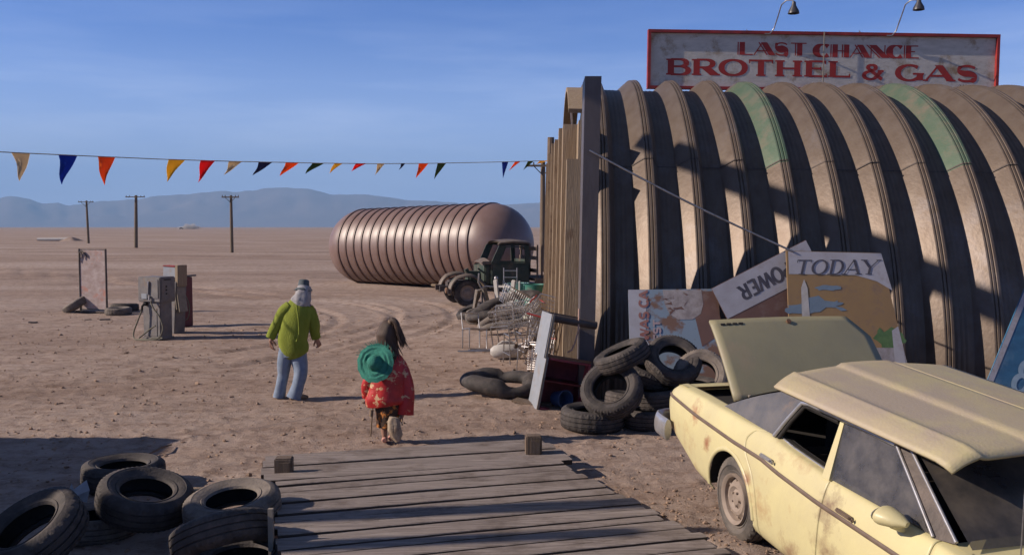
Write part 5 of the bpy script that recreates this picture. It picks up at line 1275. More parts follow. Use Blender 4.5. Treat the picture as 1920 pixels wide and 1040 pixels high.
chairframe(PZ(880, 655, .02), (R(-8), R(4), R(24)), 'bare chrome chair frame standing lowest at the left of the junk heap', .95)
chairframe(PZ(925, 652, .02), (R(6), R(-6), R(-18)), 'second bare chrome chair frame, right of the first and before the inner tubes', .95)
tubeobj('bent_rods', [[(-.5, 0, .02), (0, -.05, .03), (.35, .02, .02)], [(-.3, .12, .02), (.2, .1, .04), (.8, .2, .03)], [(.3, -.05, .02), (.9, .05, .05)]], .015, sub('wire'), PZ(905, 660, .0), 'bent chrome rods lying flat at the foot of the chair frames', 'metal rods')
# shopping trolleys
def trolley(loc, rot, label, s=1.0):
    rt = empty('shopping_trolley', loc, label, 'shopping trolley', 'wrecked shopping trolleys'); rt.rotation_euler = rot; rt.scale = (s, s, s)
    g = G(); L_, wb, wt_, zb, zt = .82, .36, .52, .50, .92
    def Pp(x, u, z): 
        k = (z - zb) / (zt - zb); w_ = wb + (wt_ - wb) * k; xx = x * (1 if z > zb else .92); return (xx, (u - .5) * w_, z + .0)
    for k in range(6):
        z = zb + (zt - zb) * k / 5; g.ring([V(Pp(0, 0, z)), V(Pp(L_, 0, z)), V(Pp(L_, 1, z)), V(Pp(0, 1, z))], .005 if k < 5 else .010, 5, closed=True)
    for k in range(15):
        x = L_ * k / 14
        g.ring([V(Pp(x, 0, zt)), V(Pp(x, 0, zb)), V(Pp(x, 1, zb)), V(Pp(x, 1, zt))], .004, 5)
    for k in range(8):
        u = k / 7; g.ring([V(Pp(0, u, zt)), V(Pp(0, u, zb)), V(Pp(L_, u, zb)), V(Pp(L_, u, zt))], .004, 5)
    g.obj('basket', sub('wire'), rt)
    g = G()
    for y in (-.22, .22):
        g.ring([V((-.12, y, 1.0)), V((.02, y, .95)), V((.0, y, .45)), V((.12, y, .16)), V((.72, y, .16)), V((.80, y, .24))], .012, 8)
        g.ring([V((.1, y, .16)), V((.5, y * .8, .48))], .01, 8)
    g.cyl((.12, -.22, .16), (.12, .22, .16), .011, seg=8); g.cyl((.72, -.22, .16), (.72, .22, .16), .011, seg=8)
    g.obj('frame', sub('wire'), rt, smooth=50)
    g = G(); g.cyl((-.12, -.24, 1.0), (-.12, .24, 1.0), .016, seg=8); g.obj('handle', sub('redframe'), rt)
    for x in (.12, .72):
        for y in (-.22, .22): g = G(); g.cyl((x, y - .015, .06), (x, y + .015, .06), .06, seg=16); g.box((x, y, .11), (.03, .05, .09)); g.obj('castor', sub('dark_metal'), rt, smooth=40)
trolley(PZ(1010, 690, 0) + V((-.05, .55, .06)), (R(14), R(-22), R(70)), 'wire shopping trolley slumped against the blue-grey cabinet')
trolley(PZ(1012, 660, 0) + V((.0, .6, .05)), (R(-12), R(10), R(160)), 'wire shopping trolley jammed behind, its basket against the tan wall')
trolley(PZ(978, 700, 0) + V((.0, .0, .55)), (R(10), R(98), R(60)), 'shopping trolley tipped with castors showing low in the heap', .72)
trolley(PZ(960, 640, 0) + V((.1, .9, .05)), (R(-8), R(-30), R(200)), 'wire shopping trolley half on its back behind the second chair frame', .95)
# more loose wire frames in the tangle
for k, (px, py, lb) in enumerate(((965, 670, 'square chrome stool frame standing before the white jug'), (1000, 650, 'tall chrome stool frame leaning inside the trolley tangle'))):
    h_ = .55 + .2 * k
    o = tubeobj('stool_frame', [[(-.16, -.16, 0), (-.12, -.12, h_), (.12, -.12, h_), (.16, -.16, 0)], [(-.16, .16, 0), (-.12, .12, h_), (.12, .12, h_), (.16, .16, 0)], [(-.15, -.15, .2), (.15, -.15, .2), (.15, .15, .2), (-.15, .15, .2), (-.15, -.15, .2)], [(-.12, -.12, h_), (-.12, .12, h_)], [(.12, -.12, h_), (.12, .12, h_)]], .012, sub('wire'), PZ(px, py + 10, .0), lb, 'stool frame', 'chrome stool frames'); o.rotation_euler = (R(5), R(-6 + 18 * k), .4 + k)
# white jug lying down
g = G(); g.ring([V((-.34, 0, .14)), V((-.28, 0, .14)), V((-.16, 0, .14)), V((.2, 0, .14)), V((.26, 0, .13))], [(.05, .05), (.11, .10), (.14, .14), (.14, .15), (.09, .1)], 18); g.ring([V((-.2, 0, .27)), V((-.1, 0, .33)), V((.05, 0, .33)), V((.12, 0, .27))], .02, 8)
o = g.obj('plastic_jug', sub('white'), smooth=50); o.location = PZ(953, 672, 0); o.rotation_euler = (0, 0, R(6)); tag(o, 'dusty white plastic jug lying in the junk heap under the chrome frames', 'jug')
# white chair and ladder frame in front of the truck door, drums, planks
y_ = 24.0
def yat(px, y): return V(((px - 960) / F * y, y, 0))
g = G()
for s in (-1, 1): g.box((s * .23, 0, .70), (.13, .06, .80), M.Rotation(R(s * 7), 3, 'Y'), bev=.02); g.box((s * .24, .4, .55), (.05, .05, 1.0), bev=.01)
g.box((0, 0, .92), (.34, .05, .05)); g.box((0, .2, .42), (.5, .45, .05), bev=.01)
for z in (.5, .62, .74): g.box((0, .02, z), (.34, .02, .02))
o = g.obj('white_chair', sub('white')); o.location = yat(946, 24); o.rotation_euler = (0, 0, R(-28)); tag(o, 'white wooden chair standing in front of the truck door', 'chair')
tubeobj('ladder_frame', [[(-.18, 0, 0), (-.18, .05, 1.38)], [(.18, 0, 0), (.18, .05, 1.38)], [(-.18, .05, 1.30), (.18, .05, 1.30)], [(-.18, .03, 1.12), (.18, .03, 1.12)], [(-.18, .02, .8), (.18, .02, .8)]], .015, sub('wire'), yat(957, 24.7), 'thin chrome ladder frame upright behind the white chair', 'ladder frame')
tubeobj('bent_handlebar', [[(-.1, 0, 1.25), (-.12, 0, 1.0), (-.05, 0, .85), (.1, 0, .9), (.3, .02, .88), (.5, .03, .84)], [(.38, 0, 0), (.37, 0, .8), (.36, 0, 1.08)], [(.0, 0, 0), (-.02, 0, .86)]], .022, sub('wire'), yat(905, 24.4), 'bent chrome tubing with a white knob standing before the truck wheel', 'tubing', extra=lambda g: g.lathe([(.001, 1.06), (.05, 1.08), (.055, 1.13), (.03, 1.17), (.001, 1.18)], 12, M.Translation((.36, 0, 0))))
def drum(px, y, mt_, label, h_=.88, r=.29):
    rt = empty('oil_drum', yat(px, y), label, 'drum', 'steel drums in front of the truck')
    g = G(); g.lathe([(.001, 0), (r, 0), (r, h_ * .32), (r + .012, h_ * .335), (r, h_ * .35), (r, h_ * .65), (r + .012, h_ * .665), (r, h_ * .68), (r, h_ * .97), (r + .012, h_), (r - .01, h_), (r - .015, h_ - .03), (.001, h_ - .03)], 32); g.obj('barrel', mt_, rt, smooth=35)
    g = G(); g.lathe([(r + .001, h_ * .05), (r + .004, h_ * .05), (r + .004, h_ * .30), (r + .001, h_ * .30)], 32); g.obj('pale_band', sub('drumcream'), rt, smooth=35)
drum(1002, 24.0, sub('drumgreen'), 'green drum with a dusty lid beside the leaning board', .98)
drum(972, 24.6, mat('drum_teal', (.12, .25, .24), (.16, .3, .28), 4, .5), 'pale teal drum half hidden behind the green drum', .98)
g = G(); g.box((0, 0, .55), (.06, .7, 1.3), M.Rotation(R(27), 3, 'Y'), bev=.01); o = g.obj('leaning_board', sub('canvas')); o.location = yat(1015, 22.6); tag(o, 'pale board leaning edge-on between the green drum and the wall', 'board')
g = G(); g.box((0, 0, .5), (.5, .06, 1.25), M.Rotation(R(14), 3, 'Y'), bev=.02); o = g.obj('brown_panel', sub('tanwood')); o.location = yat(1028, 21.6); tag(o, 'brown panel propped against the wall behind the trolleys', 'panel')
g = G(); g.ring([V((-.2, 0, .3)), V((-.1, .0, .8)), V((.05, .05, .85)), V((.2, 0, .3))], [(.05, .15), (.08, .22), (.08, .2), (.06, .2)], 12); o = g.obj('grey_sack', sub('rubber_dust'), smooth=60); o.location = yat(903, 24.2); tag(o, 'grey lump of sacking by the truck front wheel', 'sack')

# ------------------------------------------------------------ leaning blue-grey cabinet
cb0 = V((.30, 12.55, 0)); cab = empty('display_cabinet', cb0, 'blue-grey cabinet with dark red inside, leaning at the hut corner', 'cabinet'); cab.rotation_euler = (0, R(11), R(13))
cw_, cd_, ch_ = .62, .5, 1.32
g = G(); g.box((-.0, 0, .36), (.03, cd_, .74)); g.box((-.045, .0, 1.02), (.03, cd_ + .02, .60)); g.box((-.022, 0, .725), (.06, cd_, .02)); g.obj('side_panel', sub('bluegrey'), cab)
g = G(); g.box((-.010, -cd_ / 2 - .008, .36), (.03, .012, .74)); g.box((-.03, -cd_ / 2 - .018, 1.02), (.03, .012, .60)); g.obj('edge_strip', sub('canvas'), cab)
g = G(); g.box((cw_ / 2 + .02, cd_ / 2 - .015, .37), (cw_ - .01, .03, .70)); g.box((cw_, 0, .36), (.03, cd_, .74)); g.box((cw_ / 2 + .02, 0, .015), (cw_ - .02, cd_ - .02, .03)); g.box((cw_ / 2 + .02, 0, .715), (cw_ - .02, cd_ - .02, .03)); g.obj('lower_cavity', sub('maroon'), cab)
g = G(); g.box((cw_ / 2 + .02, .02, .40), (cw_ - .03, cd_ - .1, .02)); g.obj('shelf', sub('pumpred'), cab)
g = G(); g.cyl((-.02, -cd_ / 2 + .06, 1.27), (cw_, -cd_ / 2 + .06, 1.27), .055, seg=16); g.cyl((.10, -cd_ / 2 - .0, 1.27), (.10, -cd_ / 2 - .012, 1.27), .012, seg=10); g.box((cw_ / 2, cd_ / 2 - .05, 1.30), (cw_, .05, .05)); g.obj('top_rail', sub('dark_metal'), cab, smooth=40)
for k in range(5): g = G(); g.cyl((.06 + .05 * k, cd_ / 2 - .04, .74), (.06 + .05 * k, cd_ / 2 - .04, 1.28), .006, seg=6); g.obj('bar', sub('rust'), cab)
g = G(); g.box((cw_ / 2 + .0, -cd_ / 2 + .01, .755), (cw_ + .02, .03, .035)); g.obj('lower_rail', sub('rust'), cab)
g = G(); g.ring([V((.05, 0, .05)), V((.05, .0, .055))], .01, 5)
bpy.context.view_layer.update()
o = G(); o.lathe([(.001, 0), (.10, 0), (.125, .22), (.13, .23), (.12, .23), (.1, .02), (.001, .02)], 28)
o = o.obj('blue_bucket', sub('blueplastic'), smooth=40); o.matrix_world = cab.matrix_world @ (M.Translation((.30, .0, .155)) @ M.Rotation(R(80), 4, 'X') @ M.Rotation(R(20), 4, 'Y')); tag(o, 'blue plastic bucket lying inside the bottom of the leaning cabinet', 'bucket')
g = G(); g.ring([V((0, 0, 0)), V((.06, 0, .03)), V((.10, .0, .12)), V((.15, 0, .3)), V((.16, .02, .6))], .011, 8); o = g.obj('cable_end', mat('pink_cable', (.5, .3, .22), (.4, .25, .2), 5, .6), smooth=60); o.location = PY(1064, 660, 12.45); tag(o, 'pinkish cable hanging beside the top of the leaning cabinet', 'cable')
g = G(); g.box((0, 0, .03), (.34, .22, .03), M.Rotation(R(8), 3, 'Y'), bev=.005); g.box((.25, .02, .025), (.3, .1, .03)); o = g.obj('wood_scrap', sub('woodbrown')); o.location = PZ(985, 757, 0); o.rotation_euler = (0, 0, -.4); tag(o, 'broken scrap of wood at the foot of the leaning cabinet', 'wood scrap')
for k, (px, py, w1, h1) in enumerate(((62, 605, .10, .03), (197, 601, .12, .05), (165, 601, .08, .04))):
    g = G(); g.box((0, 0, h1 / 2), (w1 * 2.2, w1, h1), M.Rotation(.4 * k, 3, 'Z'), bev=.01); o = g.obj('rubble', sub('dark_metal')); o.location = PZ(px, py, 0); tag(o, ['flat dark scrap far left of the rusted sign', 'dark lump in front of the right foot of the rusted sign', 'dark lump in front of the middle of the rusted sign'][k], 'scrap', 'small dark scraps near the rusted sign')
g = G(); g.lathe([(.001, .045), (.05, .04), (.07, .01), (.06, 0), (.001, 0)], 9, fn=lambda r, z, i, k: (r * (1 + .25 * math.sin(k * 2.1)), z)); o = g.obj('pale_stone', sub('tanwood')); o.location = PZ(370, 925, .0); o.scale = (1.3, 1, 1.3); tag(o, 'pale stone on the dirt between the left tyres', 'stone')
# ------------------------------------------------------------ people
def hand(wrist, fwd, palm, parent_list, s=1.0, curl=.6, flip=1):
    """returns skin verts/edges/radii for a palm and five bent fingers; fwd = direction of fingers, palm = palm normal"""
    fwd = V(fwd).normalized(); palm = V(palm); palm = (palm - fwd * palm.dot(fwd)).normalized(); side_ = fwd.cross(palm).normalized() * flip
    vs = [V(wrist), V(wrist) + fwd * .05 * s]; rd = [(.022 * s, .026 * s), (.016 * s, .036 * s)]; es = [(0, 1)]
    for k, (off, ln) in enumerate(((.028, .066), (.010, .076), (-.009, .070), (-.027, .055))):
        b_ = V(wrist) + fwd * .088 * s + side_ * off * s; i0 = len(vs)
        a1 = curl * .5; a2 = curl * 1.4
        p1 = b_; p2 = p1 + (fwd * math.cos(a1) + palm * math.sin(a1)) * ln * .5 * s; p3 = p2 + (fwd * math.cos(a2) + palm * math.sin(a2)) * ln * .5 * s
        vs += [p1, p2, p3]; rd += [(.0105 * s,) * 2, (.009 * s,) * 2, (.0075 * s,) * 2]; es += [(1, i0), (i0, i0 + 1), (i0 + 1, i0 + 2)]
    i0 = len(vs); t1 = V(wrist) + fwd * .035 * s + side_ * .040 * s + palm * .01 * s; t2 = t1 + (fwd * .8 + side_ * .35 + palm * .5).normalized() * .032 * s; t3 = t2 + (fwd * .9 + palm * .5).normalized() * .028 * s
    vs += [t1, t2, t3]; rd += [(.013 * s,) * 2, (.0105 * s,) * 2, (.009 * s,) * 2]; es += [(0, i0), (i0, i0 + 1), (i0 + 1, i0 + 2)]
    return vs, es, rd
def body(name, J, rads, chain, hands, mat_, parent, origin):
    vs = [p - origin for p in J]; es = list(chain); rd = list(rads)
    for j, (w_, f_, p_, s_, c_, fl_) in hands.items():
        v2, e2, r2 = hand(V(w_) - origin, f_, p_, None, s_, c_, fl_); o = len(vs)
        vs += v2; rd += r2; es += [(a + o, b + o) for a, b in e2]; es.append((j, o))
    return skin(name, vs, es, rd, mat_, parent, 2, 0)
def headmesh(parent, c, s, fwd, up, hairmat):
    """face features facing 'fwd' (away from the viewer here)"""
    f = V(fwd).normalized(); u = (V(up) - f * V(up).dot(f)).normalized(); r = f.cross(u)
    mt = M((( r.x, f.x, u.x, c.x), (r.y, f.y, u.y, c.y), (r.z, f.z, u.z, c.z), (0, 0, 0, 1)))
    return mt
def lathe_loft(name, pts, rad, mt_, parent, origin, seg=28, fold=.0, fk=5, seed=0, side=(1, 0, 0), cap=True, extra=None):
    g = G()
    def fn(q, t, th, c):
        k = 1 + fold * mnoise.noise((math.cos(th) * fk * .5 + seed, math.sin(th) * fk * .5, t * fk + seed)) + fold * .6 * math.sin(th * fk + t * 3 + seed) * min(1, t * 2)
        return c + (q - c) * k
    # resample smoothly
    n = len(pts); P = []; Rr = []
    for i in range(n - 1):
        for k in range(5):
            t = k / 5; p0, p1, p2, p3 = [V(pts[max(0, min(n - 1, i + d))]) for d in (-1, 0, 1, 2)]
            P.append(.5 * ((2 * p1) + (p2 - p0) * t + (2 * p0 - 5 * p1 + 4 * p2 - p3) * t * t + (3 * p1 - p0 - 3 * p2 + p3) * t ** 3) - origin)
            Rr.append((rad[i][0] * (1 - t) + rad[i + 1][0] * t, rad[i][1] * (1 - t) + rad[i + 1][1] * t))
    P.append(V(pts[-1]) - origin); Rr.append(rad[-1])
    g.ring(P, Rr, seg, side=side, fn=fn, cap=cap)
    if extra: extra(g)
    return g.obj(name, mt_, parent, smooth=70)
def face(parent, c, s, f, u, mt_skin):
    f = V(f).normalized(); u = (V(u) - f * V(u).dot(f)).normalized(); r = f.cross(u)
    g = G(); g.ring([c + u * .03 * s + f * .095 * s, c + u * -.0 * s + f * .118 * s, c - u * .02 * s + f * .112 * s], [(.008 * s, .010 * s), (.015 * s, .014 * s), (.010 * s, .012 * s)], 10)
    for sg in (-1, 1): g.ring([c + r * sg * .078 * s + u * .03 * s, c + r * sg * .088 * s + u * .0, c + r * sg * .078 * s - u * .03 * s], [(.008 * s, .014 * s), (.010 * s, .02 * s), (.006 * s, .010 * s)], 10)
    g.obj('ear_and_nose', mt_skin, parent, smooth=60)
    g = G()
    for sg in (-1, 1): g.ring([c + r * sg * .03 * s + u * .028 * s + f * .088 * s, c + r * sg * .03 * s + u * .028 * s + f * .099 * s], [.012 * s, .006 * s], 10)
    g.obj('eye', sub('white'), parent, smooth=60)
    g = G(); g.ring([c + r * -.025 * s - u * .045 * s + f * .096 * s, c - u * .045 * s + f * .103 * s, c + r * .025 * s - u * .045 * s + f * .096 * s], [.004 * s, .007 * s, .004 * s], 8); g.obj('mouth', mat('lips', (.35, .12, .1)), parent, smooth=60)

# --- man in lime jumper
Y0 = 13.1
def Mp(px, py, dy=0.0): return PY(px, py, Y0 + dy)
feet = Mp(548, 752); Om = V((feet.x, Y0, 0.0))
def MG(px, py, dy=0.0):
    q = Mp(px, py, dy); return q
dz0 = -Mp(547, 751).z       # drop feet exactly on the ground
man = empty('person', Om, 'person seen from behind in lime green jumper, faded jeans and small grey hat', 'person')
JJ = [MG(548, 655), MG(557, 612, .02), MG(566, 578, .05), MG(569, 562, .08), MG(571, 549, .10), MG(572, 537, .10),
      MG(541, 583, .02), MG(518, 610, 0), MG(509, 632, .0), MG(587, 583, .08), MG(594, 612, .06), MG(594, 632, .10),
      MG(536, 664), MG(531, 702, .03), MG(524, 740, -.02), MG(560, 664, .02), MG(563, 702, -.06), MG(551, 740, -.1),
      MG(521, 748, .08), MG(560, 750, -.02)]
rad = [(.13, .16), (.12, .15), (.10, .16), (.055, .055), (.08, .085), (.07, .075), (.06, .06), (.045, .045), (.030, .030), (.06, .06), (.045, .045), (.030, .030), (.09, .09), (.062, .062), (.04, .04), (.09, .09), (.062, .062), (.04, .04), (.035, .03), (.035, .03)]
ch_ = [(0, 1), (1, 2), (2, 3), (3, 4), (4, 5), (2, 6), (6, 7), (7, 8), (2, 9), (9, 10), (10, 11), (0, 12), (12, 13), (13, 14), (0, 15), (15, 16), (16, 17), (14, 18), (17, 19)]
hd = {8: (MG(508, 636, .0), (0.05, .05, -1), (.6, .6, 0), 1.15, .7, 1), 11: (MG(594, 635, .11), (.25, .3, -.9), (-.6, .6, 0), 1.15, 1.2, -1)}
mb = body('body', JJ, rad, ch_, hd, sub('skin'), man, Om)
hc = MG(571, 548, .10) - Om
face(mb, hc, 1.0, (.15, 1, -.35), (0, .3, 1), sub('skin'))
# jeans
def leg(pts, rads, nm='trouser_leg', seed=0): return lathe_loft(nm, pts, rads, sub('denim'), jeans, Om, 22, .05, 5, seed)
jeans = lathe_loft('jeans', [MG(546, 640), MG(547, 652), MG(547, 668)], [(.165, .13), (.185, .145), (.17, .13)], sub('denim'), man, Om, 26, .02)
leg([MG(537, 660), MG(533, 680, .01), MG(531, 702, .03), MG(527, 722, .0), MG(523, 745, -.02)], [(.115, .12), (.102, .11), (.082, .09), (.078, .085), (.088, .10)], seed=1)
leg([MG(558, 660, .02), MG(562, 680, -.01), MG(564, 700, -.06), MG(559, 722, -.08), MG(551, 746, -.10)], [(.125, .13), (.115, .115), (.095, .095), (.088, .09), (.105, .11)], seed=4)
# jumper: stooped back, boxy hem dipping at the right
lathe_loft('jumper', [MG(558, 664, .0), MG(554, 655, -.02), MG(549, 637, -.02), MG(553, 612, .0), MG(558, 592, .02), MG(560, 578, .04), MG(563, 568, .07), MG(567, 560, .09)], [(.17, .135), (.205, .155), (.215, .16), (.215, .155), (.215, .145), (.20, .13), (.15, .10), (.07, .07)], sub('lime'), man, Om, 34, .045, 6, 2, extra=lambda g: g.ring([MG(556, 572, -.14) - Om, MG(560, 600, -.20) - Om, MG(561, 625, -.20) - Om, MG(556, 640, -.19) - Om], .012, 8))
sl1 = lathe_loft('sleeve', [MG(545, 574, .03), MG(532, 586, .01), MG(521, 606, 0), MG(513, 620, .0), MG(507, 633, .0)], [(.09, .10), (.095, .10), (.08, .085), (.075, .075), (.07, .07)], sub('lime'), man, Om, 20, .06, 5, 3)
sl2 = lathe_loft('sleeve', [MG(577, 577, .05), MG(585, 592, .06), MG(590, 609, .06), MG(590, 622, .08), MG(593, 634, .10)], [(.08, .10), (.085, .095), (.075, .08), (.072, .075), (.068, .07)], sub('lime'), man, Om, 20, .06, 5, 6)
# hair / scarf down the nape
lathe_loft('head_scarf', [MG(571, 537, .10), MG(570, 544, .08), MG(568, 552, .05), MG(566, 561, .02), MG(562, 569, .0), MG(558, 575, -.03)], [(.09, .085), (.105, .10), (.115, .10), (.135, .095), (.14, .09), (.06, .05)], sub('scarf'), man, Om, 24, .12, 6, 1)
hat_o = MG(569, 539, .10) - Om
g = G(); g.lathe([(.001, .135), (.05, .14), (.080, .125), (.085, .11), (.095, .0), (.13, -.02), (.152, -.045), (.145, -.05), (.10, -.02), (.001, -.01)], 32, M.Translation(hat_o) @ M.Rotation(R(-8), 4, 'X') @ M.Rotation(R(4), 4, 'Y') @ M.Scale(.86, 4), fn=lambda r, z, i, k: (r * (1 + .04 * math.sin(k * .8)), z + .012 * math.sin(k * .6) * (r > .1)))
g.obj('hat', sub('hatgrey'), man, smooth=50)
for a, b_, nm in ((MG(522, 745, -.05), MG(516, 750, .10), 'L'), (MG(550, 748, -.14), MG(571, 754, -.04), 'R')):
    a = a - Om; b_ = b_ - Om; a.z = .05; b_.z = .035
    g = G(); g.ring([a + (a - b_).normalized() * .05, a, a.lerp(b_, .5), b_, b_ + (b_ - a).normalized() * .05], [(.03, .04), (.05, .045), (.045, .045), (.035, .042), (.02, .03)], 14, side=(0, 0, 1)); g.obj('shoe', sub('leather'), man, smooth=60)

# --- woman / girl with teal hat at the ramp end
Y0 = 10.42
PZr = 0.0
Ow = V((Mp(727, 832).x, Y0, PZr))
wmn = empty('person', Ow, 'person with dark ponytail, red silk jacket and dark skirt stepping off the ramp', 'person')
def W(px, py, dy=0.0): return PY(px, py, 10.42 + dy)
JJ = [W(727, 745), W(728, 715, .01), W(730, 680, .02), W(728, 655, .02), W(726, 632, .03), W(727, 612, .03),
      W(708, 682, .02), W(694, 712, .0), W(697, 740, .06), W(752, 684, .02), W(762, 725, .0), W(757, 765, -.02),
      W(718, 752), W(719, 790, .04), W(721, 820, .0), W(736, 752), W(737, 790, -.02), W(734, 815, .1), W(722, 829, .06), W(733, 822, .18)]
rad = [(.10, .13), (.09, .11), (.08, .13), (.038, .038), (.065, .07), (.055, .06), (.045, .045), (.034, .034), (.022, .022), (.045, .045), (.034, .034), (.022, .022), (.075, .075), (.05, .05), (.03, .03), (.075, .075), (.05, .05), (.03, .03), (.026, .022), (.026, .022)]
hd = {8: (W(698, 746, .07), (0.1, .2, -1), (.6, .6, 0), .9, .7, 1), 11: (W(755, 772, -.03), (-.15, -.05, -1), (-.6, -.3, 0), .95, 1.3, -1)}
wb_ = body('body', JJ, rad, ch_, hd, sub('skin'), wmn, Ow)
face(wb_, W(727, 628, .03) - Ow, .85, (0, 1, -.15), (0, 0, 1), sub('skin'))
# hair: cap, long fall, high ponytail blown to the right
def strands(g, base, pts, n, spread, r, seed):
    random.seed(seed)
    for k in range(n):
        o_ = V((random.gauss(0, 1), random.gauss(0, 1), random.gauss(0, 1))) * spread
        P = [p + o_ * (.35 + .65 * i / (len(pts) - 1)) + V((random.gauss(0, 1), 0, random.gauss(0, 1))) * spread * .25 for i, p in enumerate(pts)]; g.ring(P, [r] * (len(P) - 1) + [r * .3], 5)
hp = [W(727, 604, .03), W(727, 612, .0), W(726, 628, -.015), W(727, 645, -.03), W(731, 662, -.05), W(735, 676, -.07)]
lathe_loft('hair', hp, [(.055, .055), (.105, .10), (.122, .11), (.118, .085), (.10, .06), (.05, .03)], sub('hair'), wmn, Ow, 26, .10, 9, 3, extra=lambda g: strands(g, None, [p - Ow for p in hp[1:]], 70, .048, .008, 3))
pp = [W(729, 606, -.04), W(736, 600, -.07), W(743, 606, -.08), W(747, 620, -.07), W(751, 634, -.06), W(758, 648, -.05)]
lathe_loft('ponytail', pp, [(.025, .025), (.036, .034), (.036, .034), (.030, .028), (.020, .018), (.006, .006)], sub('hair'), wmn, Ow, 16, .16, 7, 5, extra=lambda g: strands(g, None, [p - Ow for p in pp], 44, .026, .005, 9))
g = G(); q = W(731, 604, -.05) - Ow; g.ring([q + V((.0, 0, 0)), q + V((.02, -.01, .01))], .034, 12); g.obj('hair_tie', sub('leather'), wmn)
# jacket
lathe_loft('jacket', [W(727, 758, .0), W(726, 748, .0), W(727, 725, .0), W(729, 700, .0), W(731, 680, .01), W(730, 666, .01), W(729, 656, .02)], [(.235, .15), (.255, .165), (.225, .15), (.20, .14), (.175, .12), (.12, .09), (.055, .05)], sub('silk'), wmn, Ow, 34, .05, 6, 4)
lathe_loft('sleeve', [W(748, 680, .02), W(757, 700, .01), W(763, 728, .0), W(762, 755, -.02), W(760, 776, -.03)], [(.075, .085), (.08, .09), (.085, .09), (.09, .09), (.10, .085)], sub('silk'), wmn, Ow, 20, .06, 5, 6)
lathe_loft('sleeve', [W(708, 684, .02), W(696, 705, .01), W(690, 725, .02), W(692, 742, .05)], [(.07, .08), (.075, .085), (.08, .085), (.08, .08)], sub('silk'), wmn, Ow, 20, .06, 5, 7)
lathe_loft('skirt', [W(728, 745, .0), W(728, 760, .0), W(727, 780, .0), W(725, 800, .0)], [(.14, .12), (.155, .13), (.14, .12), (.125, .11)], sub('skirt'), wmn, Ow, 28, .07, 6, 9)
g = G(); g.ring([W(700, 752, -.1) - Ow, W(698, 775, -.1) - Ow, W(696, 800, -.1) - Ow, W(695, 818, -.1) - Ow], .008, 6); g.ring([W(697, 768, -.1) - Ow, W(696, 780, -.1) - Ow], .022, 8); g.obj('sash_cord', sub('leather'), wmn, smooth=60)
# hat on the back
hc_ = W(703, 680, -.24) - Ow; n_ = V((-.28, -.90, .28)).normalized(); hm = M.Translation(hc_) @ n_.to_track_quat('Z', 'Y').to_matrix().to_4x4()
g = G(); g.lathe([(.001, .105), (.03, .105), (.055, .092), (.075, .06), (.085, .02), (.10, .0), (.13, .008), (.155, -.004), (.18, .006), (.205, -.006), (.225, -.012), (.222, -.02), (.10, -.01), (.001, -.0)], 48, hm, fn=lambda r, z, i, k: (r * (1 + .02 * math.sin(k * 1.7)), z + .012 * math.sin(k * .39) * (r > .12) + .004 * ((k % 2) * (r > .2))))
random.seed(3)
for k in range(40):
    a = random.uniform(.3, 2.8); b0 = hm @ V((.21 * math.cos(a), .21 * math.sin(a), 0)); b1 = hm @ V(((.24 + .03 * random.random()) * math.cos(a + .1), (.24 + .03 * random.random()) * math.sin(a + .1), .01)); g.cyl(b0, b1, .002, seg=4)
g.obj('straw_hat', sub('tealhat'), wmn, smooth=40)
for a, b_ in ((W(721, 826, -.02), W(722, 830, .12)), (W(733, 818, .08), W(733, 824, .2))):
    a = a - Ow; b_ = b_ - Ow; a.z = .035; b_.z = .025
    g = G(); g.ring([a + (a - b_).normalized() * .04, a, a.lerp(b_, .5), b_], [(.02, .025), (.035, .035), (.03, .035), (.02, .028)], 12, side=(0, 0, 1)); g.obj('shoe', mat('pink_slipper', (.5, .25, .2), (.4, .2, .16), 8), wmn, smooth=60)
# canvas bag hanging from the right hand
bc = W(741, 806, -.20); g = G()
g.ring([bc + V((-.01, 0, .15)), bc + V((-.02, 0, .10)), bc + V((-.01, 0, .02)), bc + V((.01, 0, -.07)), bc + V((.03, 0, -.13))], [(.05, .02), (.065, .03), (.078, .04), (.066, .036), (.025, .02)], 26, side=(1, 0, 0), fn=lambda q, t, th, c: c + (q - c) * (1 + .3 * mnoise.noise((math.cos(th) * 2.4, t * 4, math.sin(th) * 2.4)) + .10 * math.sin(th * 7)))
bag = g.obj('bag', sub('bag'), smooth=60, loc=bc); tag(bag, 'pale canvas bag with cord handle hanging from the ponytailed person\'s hand', 'bag')
g = G(); hnd = W(754, 783, -.05); g.ring([bc + V((-.1, 0, .09)) - bc, (bc + V((-.07, 0, .14))).lerp(hnd, .35) - bc, hnd - bc, (bc + V((.07, 0, .10))).lerp(hnd, .4) - bc, bc + V((.08, 0, .06)) - bc], .008, 6); g.obj('bag_handle', sub('leather'), bag, smooth=60)

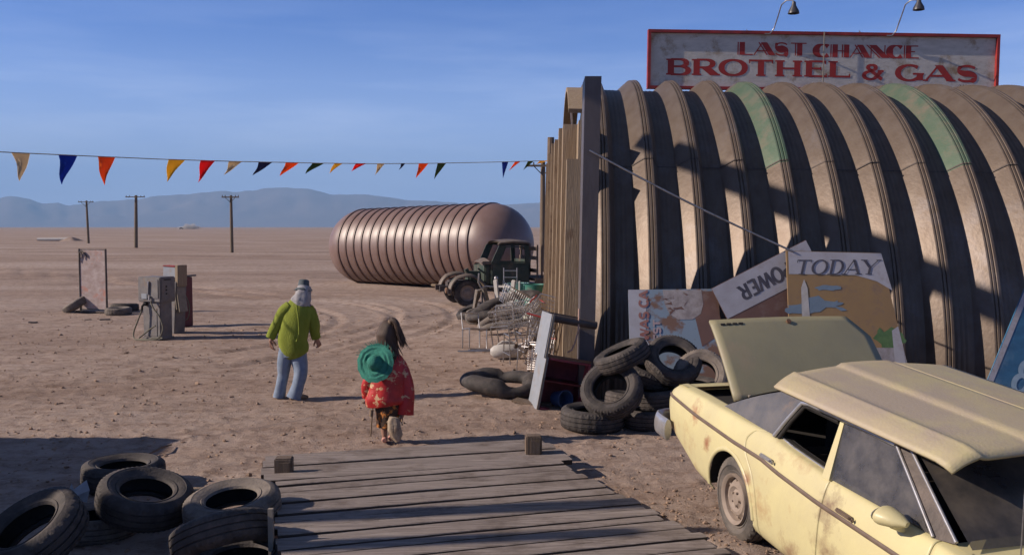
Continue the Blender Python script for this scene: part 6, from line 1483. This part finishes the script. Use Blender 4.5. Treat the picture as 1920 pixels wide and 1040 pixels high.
# ------------------------------------------------------------ unseen shed and gantry, added beyond the left edge as shadow casters
# they throw the shade over the left tyres, the bands over the ramp and the diagonal bar across the hut
shed = empty('shade_caster_shed', (-11.5, 5, 0), 'unseen board shed added beyond the left edge to shade the left tyres', 'shed')
g = G(); g.box((0, -1.25, 1.68), (4.6, 7.4, 3.36)); g.box((0, 3.7, 1.42), (4.56, 2.5, 2.84)); g.obj('wall', sub('tanwood'), shed)
g = G(); g.box((0, -1.25, 3.42), (5.0, 7.7, .10), M.Rotation(R(2), 3, 'Y')); g.obj('roof', sub('dark_metal'), shed)
k_ = math.tan(R(SUN_EL)) / math.cos(R(SUN_AZ)); ta = math.tan(R(SUN_AZ))
GX = -12.0
tA = 2.04 - GX; zA = 3.98 + tA * math.tan(R(SUN_EL)) / math.cos(R(SUN_AZ))
yE = 14.75 - tA * ta
gan = empty('shadow_caster_gantry', (GX - .3, 4.3, 0), 'unseen timber gantry added beyond the left edge to cast shadow bars', 'gantry')
O_ = gan.location.copy()
g = G(); g.box(V((GX, (1.6 + yE) / 2, zA)) - O_, (.34, yE - 1.6, .32)); g.obj('beam', sub('woodbrown'), gan)
for yy, ww, hh in ((5.62, .36, 7.3), (4.85, .26, 7.2), (1.9, .26, zA)):
    g = G(); g.ring([V((GX, yy, 0)) - O_, V((GX, yy, hh * .5)) - O_ + V((0, .08, 0)), V((GX, yy, hh)) - O_], [ww * .62, ww * .5, ww * .42], 12); g.obj('post', sub('polewood'), gan, smooth=50)

# ------------------------------------------------------------ haze
g = G(); 
hz = bpy.data.materials.new('haze'); hz.use_nodes = True; hn = hz.node_tree; hn.nodes.remove(hn.nodes['Principled BSDF'])
pv = N(hn, 'ShaderNodeVolumePrincipled'); pv.inputs['Color'].default_value = (.36, .62, 1.0, 1); pv.inputs['Density'].default_value = 1.2e-4; pv.inputs['Anisotropy'].default_value = 0.0
hn.links.new(pv.outputs[0], hn.nodes['Material Output'].inputs['Volume'])
g.box((0, 0, 520), (33000, 33000, 1080)); hzo = g.obj('haze', hz); tag(hzo, kind='stuff')
for ob in list(bpy.data.objects):
    if ob.type == 'MESH': ob.data.name = ob.name
